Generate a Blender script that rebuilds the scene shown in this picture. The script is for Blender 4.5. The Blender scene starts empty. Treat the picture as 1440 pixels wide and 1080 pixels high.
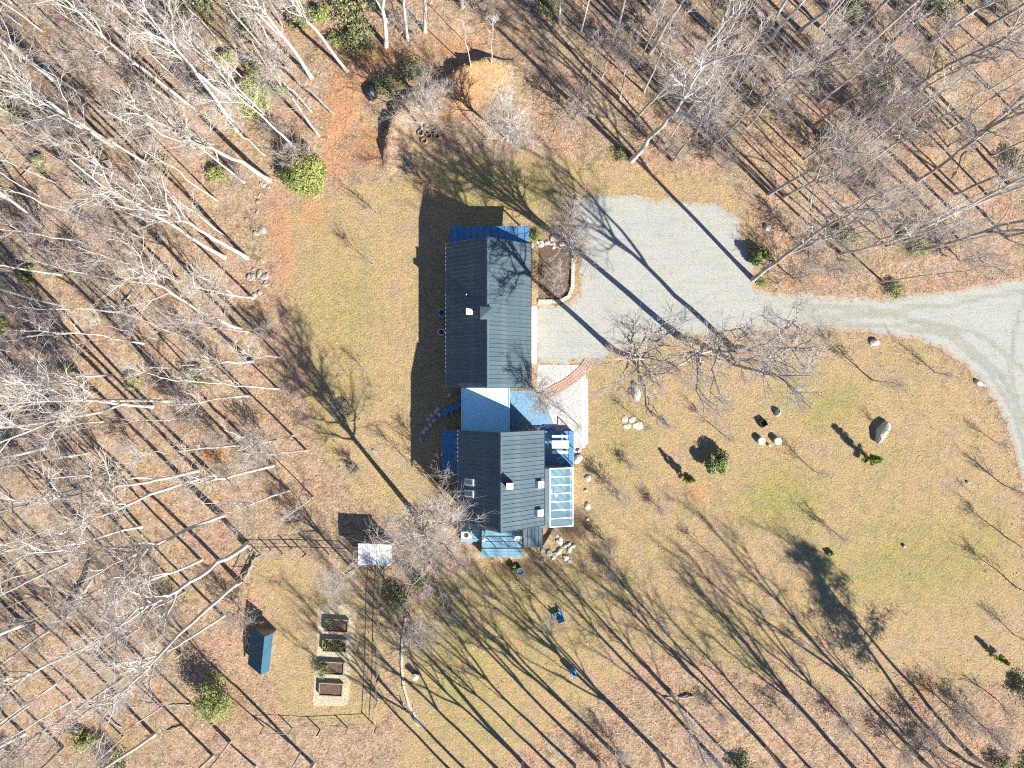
import bpy, bmesh, math, random
import numpy as np
from mathutils import Vector, Matrix, Euler
from mathutils.geometry import delaunay_2d_cdt
random.seed(7); RNG = np.random.default_rng(7)
R = math.radians
scn = bpy.context.scene
COL = scn.collection

# ------------------------------------------------------------------ camera, sky, sun, exposure
CAM_H, F_PX = 71.3, 998.0           # a drone 71 m up looking straight down
cam_d = bpy.data.cameras.new('camera'); cam = bpy.data.objects.new('camera', cam_d); COL.objects.link(cam)
cam.location = (0, 0, CAM_H); cam.rotation_euler = (0, 0, 0)
cam_d.sensor_fit = 'HORIZONTAL'; cam_d.angle = 2*math.atan(720/F_PX); cam_d.clip_end = 5000
scn.camera = cam
SUN_EL, SUN_AZ = R(35), R(135)      # from the lower right of the picture (clockwise from +Y)
w = bpy.data.worlds.new('World'); scn.world = w; w.use_nodes = True
wn = w.node_tree; bg = wn.nodes['Background']
sky = wn.nodes.new('ShaderNodeTexSky'); sky.sky_type = 'NISHITA'; sky.sun_disc = False
sky.sun_elevation = SUN_EL; sky.sun_rotation = SUN_AZ
sky.air_density = 1.0; sky.dust_density = 0.0; sky.ozone_density = 10.0; sky.altitude = 200
wn.links.new(sky.outputs[0], bg.inputs[0]); bg.inputs[1].default_value = 0.06
sun_d = bpy.data.lights.new('sun', 'SUN'); sun = bpy.data.objects.new('sun', sun_d); COL.objects.link(sun)
sun_d.energy = 4.6; sun_d.angle = R(0.5); sun_d.color = (1.0, 0.94, 0.84)
SDIR = Vector((math.sin(SUN_AZ)*math.cos(SUN_EL), math.cos(SUN_AZ)*math.cos(SUN_EL), math.sin(SUN_EL)))
sun.rotation_euler = SDIR.to_track_quat('Z', 'Y').to_euler(); sun.location = SDIR*120
vs = scn.view_settings
vs.view_transform = 'Standard'; vs.look = 'None'; vs.gamma = 1.0; vs.use_curve_mapping = False
vs.exposure = 1.34
scn.cycles.use_denoising = False; scn.cycles.filter_width = 1.15; scn.cycles.max_bounces = 4; scn.cycles.transparent_max_bounces = 8

def P(px, py, z=0.0):               # where a point of the 1440x1080 survey picture lies at height z
    k = (CAM_H - z)/F_PX
    return np.array(((px-720)*k, (540-py)*k, z))

# ------------------------------------------------------------------ numeric noise for shapes and zones
def _hash(ix, iy, s):
    h = (ix.astype(np.int64)*374761393 + iy.astype(np.int64)*668265263 + s*1442695041) & 0x7fffffff
    h = ((h ^ (h >> 13))*1274126177) & 0x7fffffff
    return ((h ^ (h >> 16)) & 0xffff)/65535.0
def vnoise(x, y, s=0):
    x = np.asarray(x, float); y = np.asarray(y, float)
    ix = np.floor(x); iy = np.floor(y); fx = x-ix; fy = y-iy
    fx = fx*fx*(3-2*fx); fy = fy*fy*(3-2*fy)
    a = _hash(ix, iy, s); b = _hash(ix+1, iy, s); c = _hash(ix, iy+1, s); d = _hash(ix+1, iy+1, s)
    return (a*(1-fx)+b*fx)*(1-fy) + (c*(1-fx)+d*fx)*fy
def fbm(x, y, sc, s=0, o=4):
    v = 0; a = .5; t = 0
    for i in range(o):
        v = v + a*vnoise(np.asarray(x)/sc*2**i, np.asarray(y)/sc*2**i, s+i*17); t += a; a *= .55
    return v/t
def smooth(a, b, x):
    t = np.clip((x-a)/(b-a), 0, 1); return t*t*(3-2*t)
def sdf(x, y, poly):                # signed distance to a polygon, positive inside
    x = np.asarray(x, float); y = np.asarray(y, float)
    d = np.full(x.shape, 1e9); ins = np.zeros(x.shape, bool); n = len(poly)
    for i in range(n):
        ax, ay = poly[i]; bx, by = poly[(i+1) % n]; ex, ey = bx-ax, by-ay
        t = np.clip(((x-ax)*ex+(y-ay)*ey)/(ex*ex+ey*ey+1e-12), 0, 1)
        d = np.minimum(d, np.hypot(x-ax-t*ex, y-ay-t*ey))
        c = (ay > y) != (by > y)
        ins ^= c & (x < (bx-ax)*(y-ay)/((by-ay) if by != ay else 1e-12)+ax)
    return np.where(ins, d, -d)
def sdl(x, y, line):                # distance to a polyline, and side (+ = left of travel)
    d = np.full(np.shape(x), 1e9); side = np.zeros(np.shape(x))
    for (ax, ay), (bx, by) in zip(line[:-1], line[1:]):
        ex, ey = bx-ax, by-ay
        t = np.clip(((x-ax)*ex+(y-ay)*ey)/(ex*ex+ey*ey), 0, 1)
        dd = np.hypot(x-ax-t*ex, y-ay-t*ey); m = dd < d
        side = np.where(m, np.sign(ex*(y-ay)-ey*(x-ax)), side); d = np.where(m, dd, d)
    return d, side
def PP(pts, z=0): return [tuple(P(a, b, z)[:2]) for a, b in pts]

LAWNS = [PP(p) for p in (
 [(392,300),(425,282),(480,262),(560,250),(640,215),(760,215),(880,238),(1000,250),(1068,292),(1080,400),(760,430),(640,700),(565,735),(500,700),(455,640),(432,560),(430,480),(402,420)],
 [(812,505),(900,485),(1180,468),(1300,482),(1380,545),(1426,650),(1445,800),(1445,950),(1330,975),(1180,975),(1040,950),(950,905),(830,985),(700,1085),(560,1085),(560,880),(620,820),(680,790),(640,740),(800,640)],
 [(350,782),(545,792),(540,1025),(400,1010),(372,870)])]
DRIVE = [(748,428),(800,428),(812,412),(815,335),(799,280),(830,273),(920,277),(1008,284),(1042,308),(1056,362),(1062,407),(1140,413),(1250,420),(1340,407),(1440,390),(1530,372),(1600,362),(1600,700),(1452,760),(1438,690),(1430,648),(1414,590),(1389,550),(1350,506),(1310,483),(1250,470),(1180,465),(1080,464),(1000,470),(930,474),(880,489),(842,508),(812,512),(748,512)]
DRIVE_W = PP(DRIVE)
BERM = PP([(546,205),(552,176),(570,152),(598,141),(622,128),(640,108),(664,93),(694,88)])
HOUSE_AREA = PP([(590,290),(850,290),(850,800),(590,800)])
def lawn_mask(x, y):
    m = np.full(np.shape(x), -1e9)
    for p in LAWNS: m = np.maximum(m, sdf(x, y, p))
    return m
def height(x, y):
    x = np.asarray(x, float); y = np.asarray(y, float)
    flat = np.maximum(np.maximum(sdf(x, y, DRIVE_W), sdf(x, y, HOUSE_AREA)), lawn_mask(x, y))
    f = 1-smooth(-4.0, -1.2, flat)
    h = f*(0.9*(fbm(x, y, 14, 3)-.5) + 0.22*(fbm(x, y, 1.6, 9, 3)-.5))
    d, s = sdl(x, y, BERM)
    ex = np.where(s < 0, np.clip(1-d/3.2, 0, 1)**1.4, np.clip(1-d/0.5, 0, 1))
    return h + 1.5*ex*(0.8+.4*fbm(x, y, 2.0, 21, 2))
def hz(x, y): return float(height(np.array([x]), np.array([y]))[0])

# ------------------------------------------------------------------ mesh helpers
class MB:
    def __init__(s): s.v = []; s.f = []; s.n = 0
    def add(s, v, f):
        v = np.asarray(v, float).reshape(-1, 3); s.v.append(v); n = s.n
        s.f += [tuple(int(i)+n for i in q) for q in f]; s.n += len(v); return s
    def box(s, a, b, M=None):
        x0, y0, z0 = a; x1, y1, z1 = b
        v = np.array([(x0,y0,z0),(x1,y0,z0),(x1,y1,z0),(x0,y1,z0),(x0,y0,z1),(x1,y0,z1),(x1,y1,z1),(x0,y1,z1)], float)
        if M is not None: v = np.array([(M @ Vector(p))[:] for p in v])
        return s.add(v, [(0,3,2,1),(4,5,6,7),(0,1,5,4),(1,2,6,5),(2,3,7,6),(3,0,4,7)])
    def bar(s, p, q, wd, ht):       # a rectangular bar from p to q (centre line)
        p = Vector(p); q = Vector(q); d = q-p; L = d.length
        M = Matrix.Translation(p) @ d.to_track_quat('X', 'Z').to_matrix().to_4x4()
        return s.box((0,-wd/2,-ht/2), (L,wd/2,ht/2), M)
    def prism(s, poly, z0, z1):     # polygon (counter-clockwise) raised from z0 to z1
        n = len(poly); v = [(x,y,z0) for x,y in poly]+[(x,y,z1) for x,y in poly]
        return s.add(v, [tuple(range(n))[::-1], tuple(range(n,2*n))]+[(i,(i+1)%n,n+(i+1)%n,n+i) for i in range(n)])
    def lathe(s, prof, n=16, c=(0,0,0), cap=True):
        v = []; f = []; m = len(prof)
        for r, z in prof:
            for k in range(n):
                a = 2*math.pi*k/n; v.append((c[0]+r*math.cos(a), c[1]+r*math.sin(a), c[2]+z))
        for i in range(m-1):
            for k in range(n): f.append((i*n+k, i*n+(k+1)%n, (i+1)*n+(k+1)%n, (i+1)*n+k))
        if cap: f += [tuple(range(n))[::-1], tuple(range((m-1)*n, m*n))]
        return s.add(v, f)
    def tubes(s, pts, rad, sides):  # many tubes at once: pts (N,K,3), rad (N,K)
        v, f = tubes_np(pts, rad, sides); return s.add(v, f)
    def mesh(s, name, m=None, flat=True):
        me = bpy.data.meshes.new(name)
        me.from_pydata(np.concatenate(s.v).tolist(), [], s.f)
        if not flat: me.polygons.foreach_set('use_smooth', [True]*len(me.polygons))
        if m is not None: me.materials.append(m)
        me.update(); return me
    def obj(s, name, m=None, parent=None, flat=True, **kw):
        return ob(name, s.mesh(name, m, flat), parent, **kw)
def ob(name, data, parent=None, label=None, cat=None, group=None, kind=None, loc=None):
    o = bpy.data.objects.new(name, data); COL.objects.link(o)
    if parent is not None: o.parent = parent
    if loc is not None: o.location = loc
    if label: o['label'] = label
    if cat: o['category'] = cat
    if group: o['group'] = group
    if kind: o['kind'] = kind
    return o
def empty(name, loc=(0,0,0), rz=0, **kw):
    o = ob(name, None, **kw); o.location = loc; o.rotation_euler = (0,0,rz); o.empty_display_size = .3; return o
def tubes_np(pts, rad, sides):
    pts = np.asarray(pts, float); rad = np.asarray(rad, float)
    N, K, _ = pts.shape
    t = np.empty_like(pts); t[:, 1:-1] = pts[:, 2:]-pts[:, :-2]; t[:, 0] = pts[:, 1]-pts[:, 0]; t[:, -1] = pts[:, -1]-pts[:, -2]
    t /= np.linalg.norm(t, axis=2, keepdims=True)+1e-9
    ref = np.where(np.abs(t[:, :1, 2:3]) > .8, np.array([1.,0,0]), np.array([0,0,1.]))
    u = np.cross(t, np.broadcast_to(ref, t.shape)); u /= np.linalg.norm(u, axis=2, keepdims=True)+1e-9
    w_ = np.cross(t, u)
    a = np.arange(sides)*2*math.pi/sides
    v = pts[:, :, None]+rad[:, :, None, None]*(np.cos(a)[None,None,:,None]*u[:, :, None]+np.sin(a)[None,None,:,None]*w_[:, :, None])
    idx = np.arange(N*K*sides).reshape(N, K, sides); nx = np.roll(idx, -1, axis=2)
    f = np.stack([idx[:, :-1], nx[:, :-1], nx[:, 1:], idx[:, 1:]], axis=-1).reshape(-1, 4)
    return v.reshape(-1, 3), f
def np_mesh(name, v, f, m, smooth_=True):   # fast: f is an (M,4) or (M,3) array
    me = bpy.data.meshes.new(name); v = np.asarray(v, np.float32); f = np.asarray(f, np.int32); k = f.shape[1]
    me.vertices.add(len(v)); me.vertices.foreach_set('co', v.ravel())
    me.loops.add(f.size); me.loops.foreach_set('vertex_index', f.ravel())
    me.polygons.add(len(f)); me.polygons.foreach_set('loop_start', np.arange(0, f.size, k, dtype=np.int32))
    me.polygons.foreach_set('use_smooth', np.full(len(f), smooth_))
    if m is not None: me.materials.append(m)
    me.update(calc_edges=True); me.validate(); return me

# ------------------------------------------------------------------ materials
def srgb(r, g, b): return tuple(((c/255)/12.92 if c/255 <= .04045 else ((c/255+.055)/1.055)**2.4) for c in (r,g,b))+(1,)
def lin(r, g, b): return (r, g, b, 1)
class NT:
    def __init__(s, name, rough=.8, spec=.3):
        s.m = bpy.data.materials.new(name); s.m.use_nodes = True; s.t = s.m.node_tree
        s.b = s.t.nodes['Principled BSDF']; s.b.inputs['Roughness'].default_value = rough
        s.b.inputs['Specular IOR Level'].default_value = spec
        s.tc = s.t.nodes.new('ShaderNodeTexCoord')
    def set(s, node, k, val):
        if hasattr(val, 'node') or isinstance(val, bpy.types.NodeSocket): s.t.links.new(val, node.inputs[k])
        else: node.inputs[k].default_value = val
    def noise(s, scale, detail=4, rough=.6, vec=None, out=0, dist=0.0):
        n = s.t.nodes.new('ShaderNodeTexNoise'); n.inputs['Scale'].default_value = scale
        n.inputs['Detail'].default_value = detail; n.inputs['Roughness'].default_value = rough; n.inputs['Distortion'].default_value = dist
        s.t.links.new(vec or s.tc.outputs['Object'], n.inputs['Vector']); return n.outputs[out]
    def voro(s, scale, vec=None, feature='F1', out='Color', rnd=1.0):
        n = s.t.nodes.new('ShaderNodeTexVoronoi'); n.feature = feature; n.inputs['Scale'].default_value = scale; n.inputs['Randomness'].default_value = rnd
        s.t.links.new(vec or s.tc.outputs['Object'], n.inputs['Vector']); return n.outputs[out]
    def ramp(s, fac, stops, interp='LINEAR'):
        n = s.t.nodes.new('ShaderNodeValToRGB'); n.color_ramp.interpolation = interp; e = n.color_ramp.elements
        while len(e) < len(stops): e.new(.5)
        for k, (p, c) in enumerate(stops): e[k].position = p; e[k].color = c if len(c) == 4 else (*c, 1)
        s.t.links.new(fac, n.inputs[0]); return n.outputs[0]
    def mix(s, f, a, b, mode='MIX'):
        n = s.t.nodes.new('ShaderNodeMix'); n.data_type = 'RGBA'; n.blend_type = mode
        s.set(n, 0, f); s.set(n, 6, a); s.set(n, 7, b); return n.outputs[2]
    def math(s, op, a, b=0.0, c=None, clamp=False):
        n = s.t.nodes.new('ShaderNodeMath'); n.operation = op; n.use_clamp = clamp
        s.set(n, 0, a); s.set(n, 1, b)
        if c is not None: s.set(n, 2, c)
        return n.outputs[0]
    def attr(s, name, out='Color'):
        n = s.t.nodes.new('ShaderNodeAttribute'); n.attribute_name = name; return n.outputs[out]
    def sep(s, col):
        n = s.t.nodes.new('ShaderNodeSeparateColor'); s.t.links.new(col, n.inputs[0]); return n.outputs
    def rand(s): return s.t.nodes.new('ShaderNodeObjectInfo').outputs['Random']
    def bump(s, h, strength=.5, dist=.05):
        n = s.t.nodes.new('ShaderNodeBump'); n.inputs['Strength'].default_value = strength; n.inputs['Distance'].default_value = dist
        s.t.links.new(h, n.inputs['Height']); s.t.links.new(n.outputs[0], s.b.inputs['Normal'])
    def color(s, c): s.set(s.b, 'Base Color', c); return s
    def scaled(s, x, y, z, src='Object'):
        n = s.t.nodes.new('ShaderNodeMapping'); n.inputs['Scale'].default_value = (x, y, z)
        s.t.links.new(s.tc.outputs[src], n.inputs['Vector']); return n.outputs[0]
def weathered(name, c0, c1, dirt, amt=.5, rough=.7):
    n = NT(name, rough, .25); c = n.ramp(n.noise(2.4, 5, .7), [(.3, c0), (.7, c1)])
    c = n.mix(1.0, c, n.ramp(n.rand(), [(0,(.82,.82,.82)),(1,(1,1,1))]), 'MULTIPLY')
    st = n.ramp(n.noise(.9, 7, .8), [(.46,(0,0,0)),(.7,(1,1,1))]); c = n.mix(n.math('MULTIPLY', st, amt), c, dirt)
    sp = n.ramp(n.noise(7, 2, .7), [(.60,(0,0,0)),(.68,(1,1,1))]); c = n.mix(n.math('MULTIPLY', sp, amt*.7), c, n.mix(1.0, c, lin(.45,.42,.40), 'MULTIPLY'))
    n.color(c); n.bump(n.noise(5, 4), .25, .015); return n.m
def mottled(name, c0, c1, scale=3, rough=.8, spec=.3, bump=.3, bd=.02, detail=5, var=.0):
    n = NT(name, rough, spec); f = n.noise(scale, detail, .65)
    c = n.ramp(f, [(.3, c0), (.7, c1)])
    if var:
        k = n.math('MULTIPLY_ADD', n.rand(), var*2, 1-var); c = n.mix(1.0, c, n.ramp(k, [(0,(0,0,0)),(1,(1,1,1))]), 'MULTIPLY')
    n.color(c); n.bump(n.noise(scale*4, 4), bump, bd); return n.m

M = {}
# --- the ground sheet
g = NT('ground_mat', .95, .1)
z1 = g.sep(g.attr('zone')); z2 = g.sep(g.attr('zone_more'))
leafcell = g.sep(g.voro(5.2)); leafcell2 = g.sep(g.voro(2.9)); fine = g.noise(5, 4, .8); mid = g.noise(1.3, 5, .7); big = g.noise(.16, 2, .6)
lf = g.math('ADD', g.math('MULTIPLY', leafcell[0], .16), g.math('ADD', g.math('MULTIPLY', fine, .42), g.math('MULTIPLY', mid, .42)))
litter = g.ramp(lf, [(.28, lin(.14,.09,.07)), (.38, lin(.28,.183,.135)), (.48, lin(.385,.262,.195)), (.58, lin(.45,.322,.246)), (.72, lin(.55,.435,.355))])
grey = g.ramp(lf, [(.28, lin(.14,.105,.08)), (.4, lin(.29,.22,.16)), (.52, lin(.385,.30,.22)), (.72, lin(.52,.44,.345))])
litter = g.mix(g.ramp(big, [(.35,(0,0,0)),(.62,(1,1,1))]), litter, grey)
litter = g.mix(g.math('MULTIPLY', g.ramp(mid, [(.35,(1,1,1)),(.5,(0,0,0))]), .45), litter, g.mix(1.0, litter, lin(.55,.5,.42), 'MULTIPLY'))
gf = g.math('ADD', g.math('MULTIPLY', fine, .55), g.math('MULTIPLY', mid, .45))
tan = g.ramp(gf, [(.28, lin(.265,.187,.115)), (.42, lin(.365,.272,.170)), (.54, lin(.43,.325,.208)), (.72, lin(.53,.425,.29))])
green = g.ramp(gf, [(.28, lin(.19,.18,.06)), (.42, lin(.27,.255,.09)), (.56, lin(.335,.315,.125)), (.74, lin(.43,.40,.19))])
gm = g.math('ADD', z1[2], g.math('MULTIPLY', g.math('SUBTRACT', mid, .5), .7), clamp=True)
lawn = g.mix(gm, tan, green)
strewn = g.math('MULTIPLY', g.ramp(leafcell[2], [(.88,(0,0,0)),(.92,(1,1,1))]), .35)
lawn = g.mix(strewn, lawn, litter)
lm = g.math('ADD', z1[0], g.math('MULTIPLY', g.math('SUBTRACT', mid, .5), 1.6)); lm = g.ramp(lm, [(.35,(0,0,0)),(.65,(1,1,1))])
c = g.mix(lm, litter, lawn)
clay = g.ramp(gf, [(.25, lin(.33,.175,.095)), (.5, lin(.46,.265,.155)), (.75, lin(.55,.37,.25))])
cm = g.math('ADD', z1[1], g.math('MULTIPLY', g.math('SUBTRACT', mid, .5), 1.5)); cm = g.ramp(cm, [(.35,(0,0,0)),(.75,(1,1,1))])
c = g.mix(cm, c, clay)
soil = g.ramp(gf, [(.25, lin(.05,.032,.024)), (.55, lin(.125,.082,.06)), (.8, lin(.24,.165,.12))])
c = g.mix(z2[0], c, soil)
sand = g.ramp(gf, [(.25, lin(.44,.37,.26)), (.5, lin(.56,.48,.36)), (.8, lin(.66,.59,.47))])
sm = g.math('ADD', z2[1], g.math('MULTIPLY', g.math('SUBTRACT', mid, .5), .9)); sm = g.ramp(sm, [(.4,(0,0,0)),(.7,(1,1,1))])
c = g.mix(sm, c, sand)
moss = g.ramp(gf, [(.25, lin(.08,.075,.02)), (.6, lin(.22,.21,.06)), (.85, lin(.36,.34,.13))])
mm = g.math('ADD', z2[2], g.math('MULTIPLY', g.math('SUBTRACT', mid, .5), 1.2)); mm = g.ramp(mm, [(.35,(0,0,0)),(.8,(1,1,1))])
c = g.mix(mm, c, moss)
tn = g.noise(.36, 4, .65)
tint = g.ramp(tn, [(.28, lin(1.12,.92,.82)), (.38, lin(1.0,.95,.97)), (.45, lin(.84,.88,.78)), (.51, lin(1.06,1.01,.82)), (.59, lin(1.03,.94,.92)), (.68, lin(.82,.86,.86))])
c = g.mix(1.0, c, tint, 'MULTIPLY')
grain = g.ramp(g.noise(6.5, 1, .8), [(.30, lin(.62,.61,.60)), (.42, lin(.94,.935,.93)), (.56, lin(1.05,1.05,1.05)), (.70, lin(1.22,1.22,1.2))])
c = g.mix(1.0, c, grain, 'MULTIPLY')
g.color(c)
g.bump(g.math('ADD', g.math('MULTIPLY', fine, .9), g.math('ADD', g.math('MULTIPLY', leafcell[0], .6), g.math('MULTIPLY', leafcell2[1], .5))), .9, .16)
M['ground'] = g.m
# --- gravel drive
g = NT('gravel_mat', .95, .15)
f = g.noise(9, 6, .8); b = g.noise(.35, 4, .6); streak = g.noise(1.0, 4, .6, g.scaled(.22, 2.2, 1))
c = g.ramp(f, [(.25, lin(.20,.205,.19)), (.42, lin(.315,.32,.298)), (.6, lin(.395,.402,.38)), (.78, lin(.50,.508,.485))])
c = g.mix(g.ramp(b, [(.45,(0,0,0)),(.75,(1,1,1))]), c, g.mix(1.0, c, lin(.92,.95,.98), 'MULTIPLY'))
c = g.mix(g.math('MULTIPLY', g.ramp(streak, [(.48,(0,0,0)),(.68,(1,1,1))]), .35), c, g.mix(1.0, c, lin(.80,.72,.58), 'MULTIPLY'))
md = g.noise(.9, 5, .7); c = g.mix(1.0, c, g.ramp(md, [(.3, lin(.84,.87,.87)), (.43, lin(.97,.985,.97)), (.55, lin(1.05,1.03,.985)), (.68, lin(.98,.91,.80))]), 'MULTIPLY')
c = g.mix(1.0, c, g.ramp(g.noise(6.5, 1, .8), [(.3, lin(.74,.74,.74)), (.44, lin(.98,.98,.98)), (.7, lin(1.12,1.12,1.12))]), 'MULTIPLY')
ed = g.sep(g.attr('edge'))
lf = g.math('ADD', g.math('MULTIPLY', g.sep(g.voro(6.5))[0], .5), g.math('MULTIPLY', g.noise(7, 6, .75), .5))
lc = g.ramp(lf, [(.2, lin(.16,.10,.06)), (.5, lin(.33,.22,.13)), (.8, lin(.46,.34,.22))])
em = g.math('ADD', ed[0], g.math('MULTIPLY', g.math('SUBTRACT', g.noise(1.4, 7, .75), .5), 1.6)); em = g.ramp(em, [(.42,(0,0,0)),(.75,(1,1,1))])
c = g.mix(em, c, lc)
rut = g.math('MULTIPLY', g.ramp(g.math('ADD', ed[1], g.math('MULTIPLY', g.math('SUBTRACT', g.noise(1.2, 5, .7), .5), 1.1)), [(.45,(0,0,0)),(.85,(1,1,1))]), .55)
c = g.mix(rut, c, g.mix(1.0, c, lin(.70,.68,.58), 'MULTIPLY'))
g.color(c); g.bump(f, .6, .05); M['gravel'] = g.m
M['white_gravel'] = mottled('white_gravel_mat', lin(.26,.255,.25), lin(.60,.585,.57), 5, .95, .1, .5, .03)
M['concrete'] = mottled('concrete_mat', lin(.66,.65,.62), lin(.80,.79,.76), 1.5, .9, .2, .2, .01)
M['brick'] = mottled('brick_mat', lin(.42,.26,.20), lin(.60,.42,.34), 6, .9, .2, .4, .02, var=.18)
# --- house
g = NT('metal_roof_mat', .55, .3)
c = g.ramp(g.noise(1.2, 5, .65, g.scaled(.5, 2.5, .5)), [(.3, lin(.064,.108,.138)), (.7, lin(.108,.154,.184))])
c = g.mix(1.0, c, g.ramp(g.rand(), [(0,(.80,.80,.80)),(1,(1,1,1))]), 'MULTIPLY')
c = g.mix(g.math('MULTIPLY', g.ramp(g.noise(.8, 6, .75), [(.5,(0,0,0)),(.72,(1,1,1))]), .45), c, lin(.20,.215,.20))
g.color(c); g.b.inputs['Metallic'].default_value = .15; g.bump(g.noise(2.0, 3, .5, g.scaled(.3, 3, 1)), .12, .02); M['roof'] = g.m
M['white_roof'] = mottled('white_roof_mat', lin(.42,.80,.96), lin(.47,.85,.98), .9, .6, .3, .1, .01)
M['blue'] = weathered('blue_paint_mat', lin(.065,.20,.40), lin(.12,.31,.53), lin(.17,.27,.36), .6)
M['pale_blue'] = weathered('pale_blue_paint_mat', lin(.15,.32,.44), lin(.23,.43,.55), lin(.26,.34,.38), .6)
M['flag'] = mottled('flagstone_mat', lin(.09,.20,.33), lin(.22,.40,.56), 5, .9, .2, .5, .02)
M['siding'] = mottled('siding_mat', lin(.22,.19,.15), lin(.28,.24,.19), 3, .8, .3, .2, .01)
M['white'] = mottled('white_paint_mat', lin(.74,.74,.73), lin(.82,.82,.81), 3, .5, .4, .05, .005)
M['dark'] = mottled('dark_metal_mat', lin(.02,.022,.025), lin(.04,.042,.045), 3, .5, .4, .1, .01)
M['steel'] = mottled('grey_steel_mat', lin(.35,.36,.36), lin(.48,.49,.49), 3, .4, .5, .1, .01)
M['wood'] = mottled('weathered_wood_mat', lin(.24,.19,.13), lin(.42,.35,.26), 5, .85, .2, .4, .01, var=.15)
M['tarp'] = mottled('tarp_mat', lin(.012,.016,.024), lin(.03,.036,.05), 3, .4, .5, .5, .05)
M['soil'] = mottled('soil_mat', lin(.06,.04,.028), lin(.2,.14,.10), 8, .95, .1, .8, .05)
M['stone'] = mottled('pale_stone_mat', lin(.36,.34,.30), lin(.62,.59,.53), 3.5, .9, .2, .6, .03, var=.12)
M['grey_stone'] = mottled('grey_stone_mat', lin(.20,.18,.16), lin(.44,.41,.37), 3.5, .9, .2, .6, .04, var=.25)
g = NT('glass_mat', .04, .5)
tr = g.t.nodes.new('ShaderNodeBsdfTransparent'); tr.inputs[0].default_value = (.80,.90,.94,1)
mx = g.t.nodes.new('ShaderNodeMixShader'); mx.inputs[0].default_value = .38
g.b.inputs['Base Color'].default_value = (.30,.46,.55,1)
g.t.links.new(tr.outputs[0], mx.inputs[1]); g.t.links.new(g.b.outputs[0], mx.inputs[2])
g.t.links.new(mx.outputs[0], g.t.nodes['Material Output'].inputs[0]); M['glass'] = g.m
g = NT('window_glass_mat', .05, .6); g.color(lin(.10,.16,.20)); M['window'] = g.m
# --- bark, twigs, leaves
def bark(name, c0, c1, rough=.85):
    n = NT(name, rough, .2); v = n.noise(2.2, 5, .65, n.scaled(1, 1, .35))
    c = n.ramp(v, [(.32, c0), (.66, c1)])
    c = n.mix(1.0, c, n.ramp(n.rand(), [(0,(.72,.70,.68)),(1,(1,1,1))]), 'MULTIPLY')
    n.color(c); n.bump(n.noise(14, 3, .6, n.scaled(1, 1, .3)), .5, .02); return n.m
M['bark_pale'] = bark('pale_bark_mat', lin(.42,.39,.35), lin(.74,.71,.65))
M['bark_grey'] = bark('grey_bark_mat', lin(.24,.22,.195), lin(.50,.46,.41))
M['bark_dark'] = bark('dark_bark_mat', lin(.07,.055,.045), lin(.17,.14,.115))
M['twig'] = bark('pale_twig_mat', lin(.42,.38,.34), lin(.64,.59,.53))
M['twig_grey'] = bark('grey_twig_mat', lin(.38,.34,.31), lin(.58,.53,.49))
M['twig_brown'] = bark('brown_twig_mat', lin(.15,.105,.08), lin(.27,.20,.16))
def leafm(name, c0, c1, c2):
    n = NT(name, .55, .35); cell = n.sep(n.voro(5))[0]
    c = n.ramp(n.math('ADD', n.math('MULTIPLY', cell, .5), n.math('MULTIPLY', n.noise(3, 4, .7), .5)), [(.25, c0), (.5, c1), (.75, c2)])
    n.color(c); n.b.inputs['Subsurface Weight'].default_value = 0; return n.m
M['leaf_holly'] = leafm('holly_leaf_mat', lin(.06,.095,.025), lin(.14,.19,.05), lin(.27,.31,.10))
M['leaf_yellow'] = leafm('yellow_green_leaf_mat', lin(.12,.15,.04), lin(.24,.27,.075), lin(.38,.39,.13))
M['leaf_dull'] = leafm('dull_green_leaf_mat', lin(.09,.10,.045), lin(.19,.20,.085), lin(.32,.32,.15))
M['needle'] = leafm('needle_mat', lin(.09,.13,.015), lin(.20,.26,.03), lin(.33,.38,.06))
M['leaf_russet'] = leafm('russet_leaf_mat', lin(.14,.06,.03), lin(.28,.13,.06), lin(.42,.22,.11))
n = NT('leaf_litter_mat', .9, .15)
c = n.ramp(n.attr('leafcol', 'Fac'), [(0, lin(.10,.06,.042)), (.3, lin(.28,.17,.115)), (.6, lin(.44,.29,.20)), (.85, lin(.54,.39,.28)), (1, lin(.60,.47,.37))])
n.color(c); M['litter'] = n.m

# ------------------------------------------------------------------ the ground
def axis(lo, hi, step, far):
    a = list(np.arange(lo, hi+step/2, step)); s = step
    while a[-1] < far: s *= 1.45; a.append(a[-1]+s)
    s = step
    while a[0] > -far: s *= 1.45; a.insert(0, a[0]-s)
    return np.array(a)
xs = axis(-60, 64, .42, 1800); ys = axis(-48, 46, .42, 1800)
GX, GY = np.meshgrid(xs, ys); gx, gy = GX.ravel(), GY.ravel()
gz = height(gx, gy) * (np.maximum(np.abs(gx), np.abs(gy)) < 90)
nx_, ny_ = len(xs), len(ys); ii = np.arange(nx_*ny_).reshape(ny_, nx_)
gf_ = np.stack([ii[:-1,:-1], ii[:-1,1:], ii[1:,1:], ii[1:,:-1]], -1).reshape(-1, 4)
me = np_mesh('ground', np.stack([gx, gy, gz], 1), gf_, M['ground'])
def blob(px, py, rx, ry, rot=0, soft=.5):
    c = P(px, py); k = 71.3/998; dx, dy = gx-c[0], gy-c[1]; a = R(rot)
    u = (dx*math.cos(a)+dy*math.sin(a))/(rx*k); v = (-dx*math.sin(a)+dy*math.cos(a))/(ry*k)
    return 1-smooth(1-soft, 1+soft, np.hypot(u, v))
LAWN_D = lawn_mask(gx, gy)
z_lawn = smooth(-1.6, 1.6, LAWN_D)
z_clay = np.zeros_like(gx)
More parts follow.
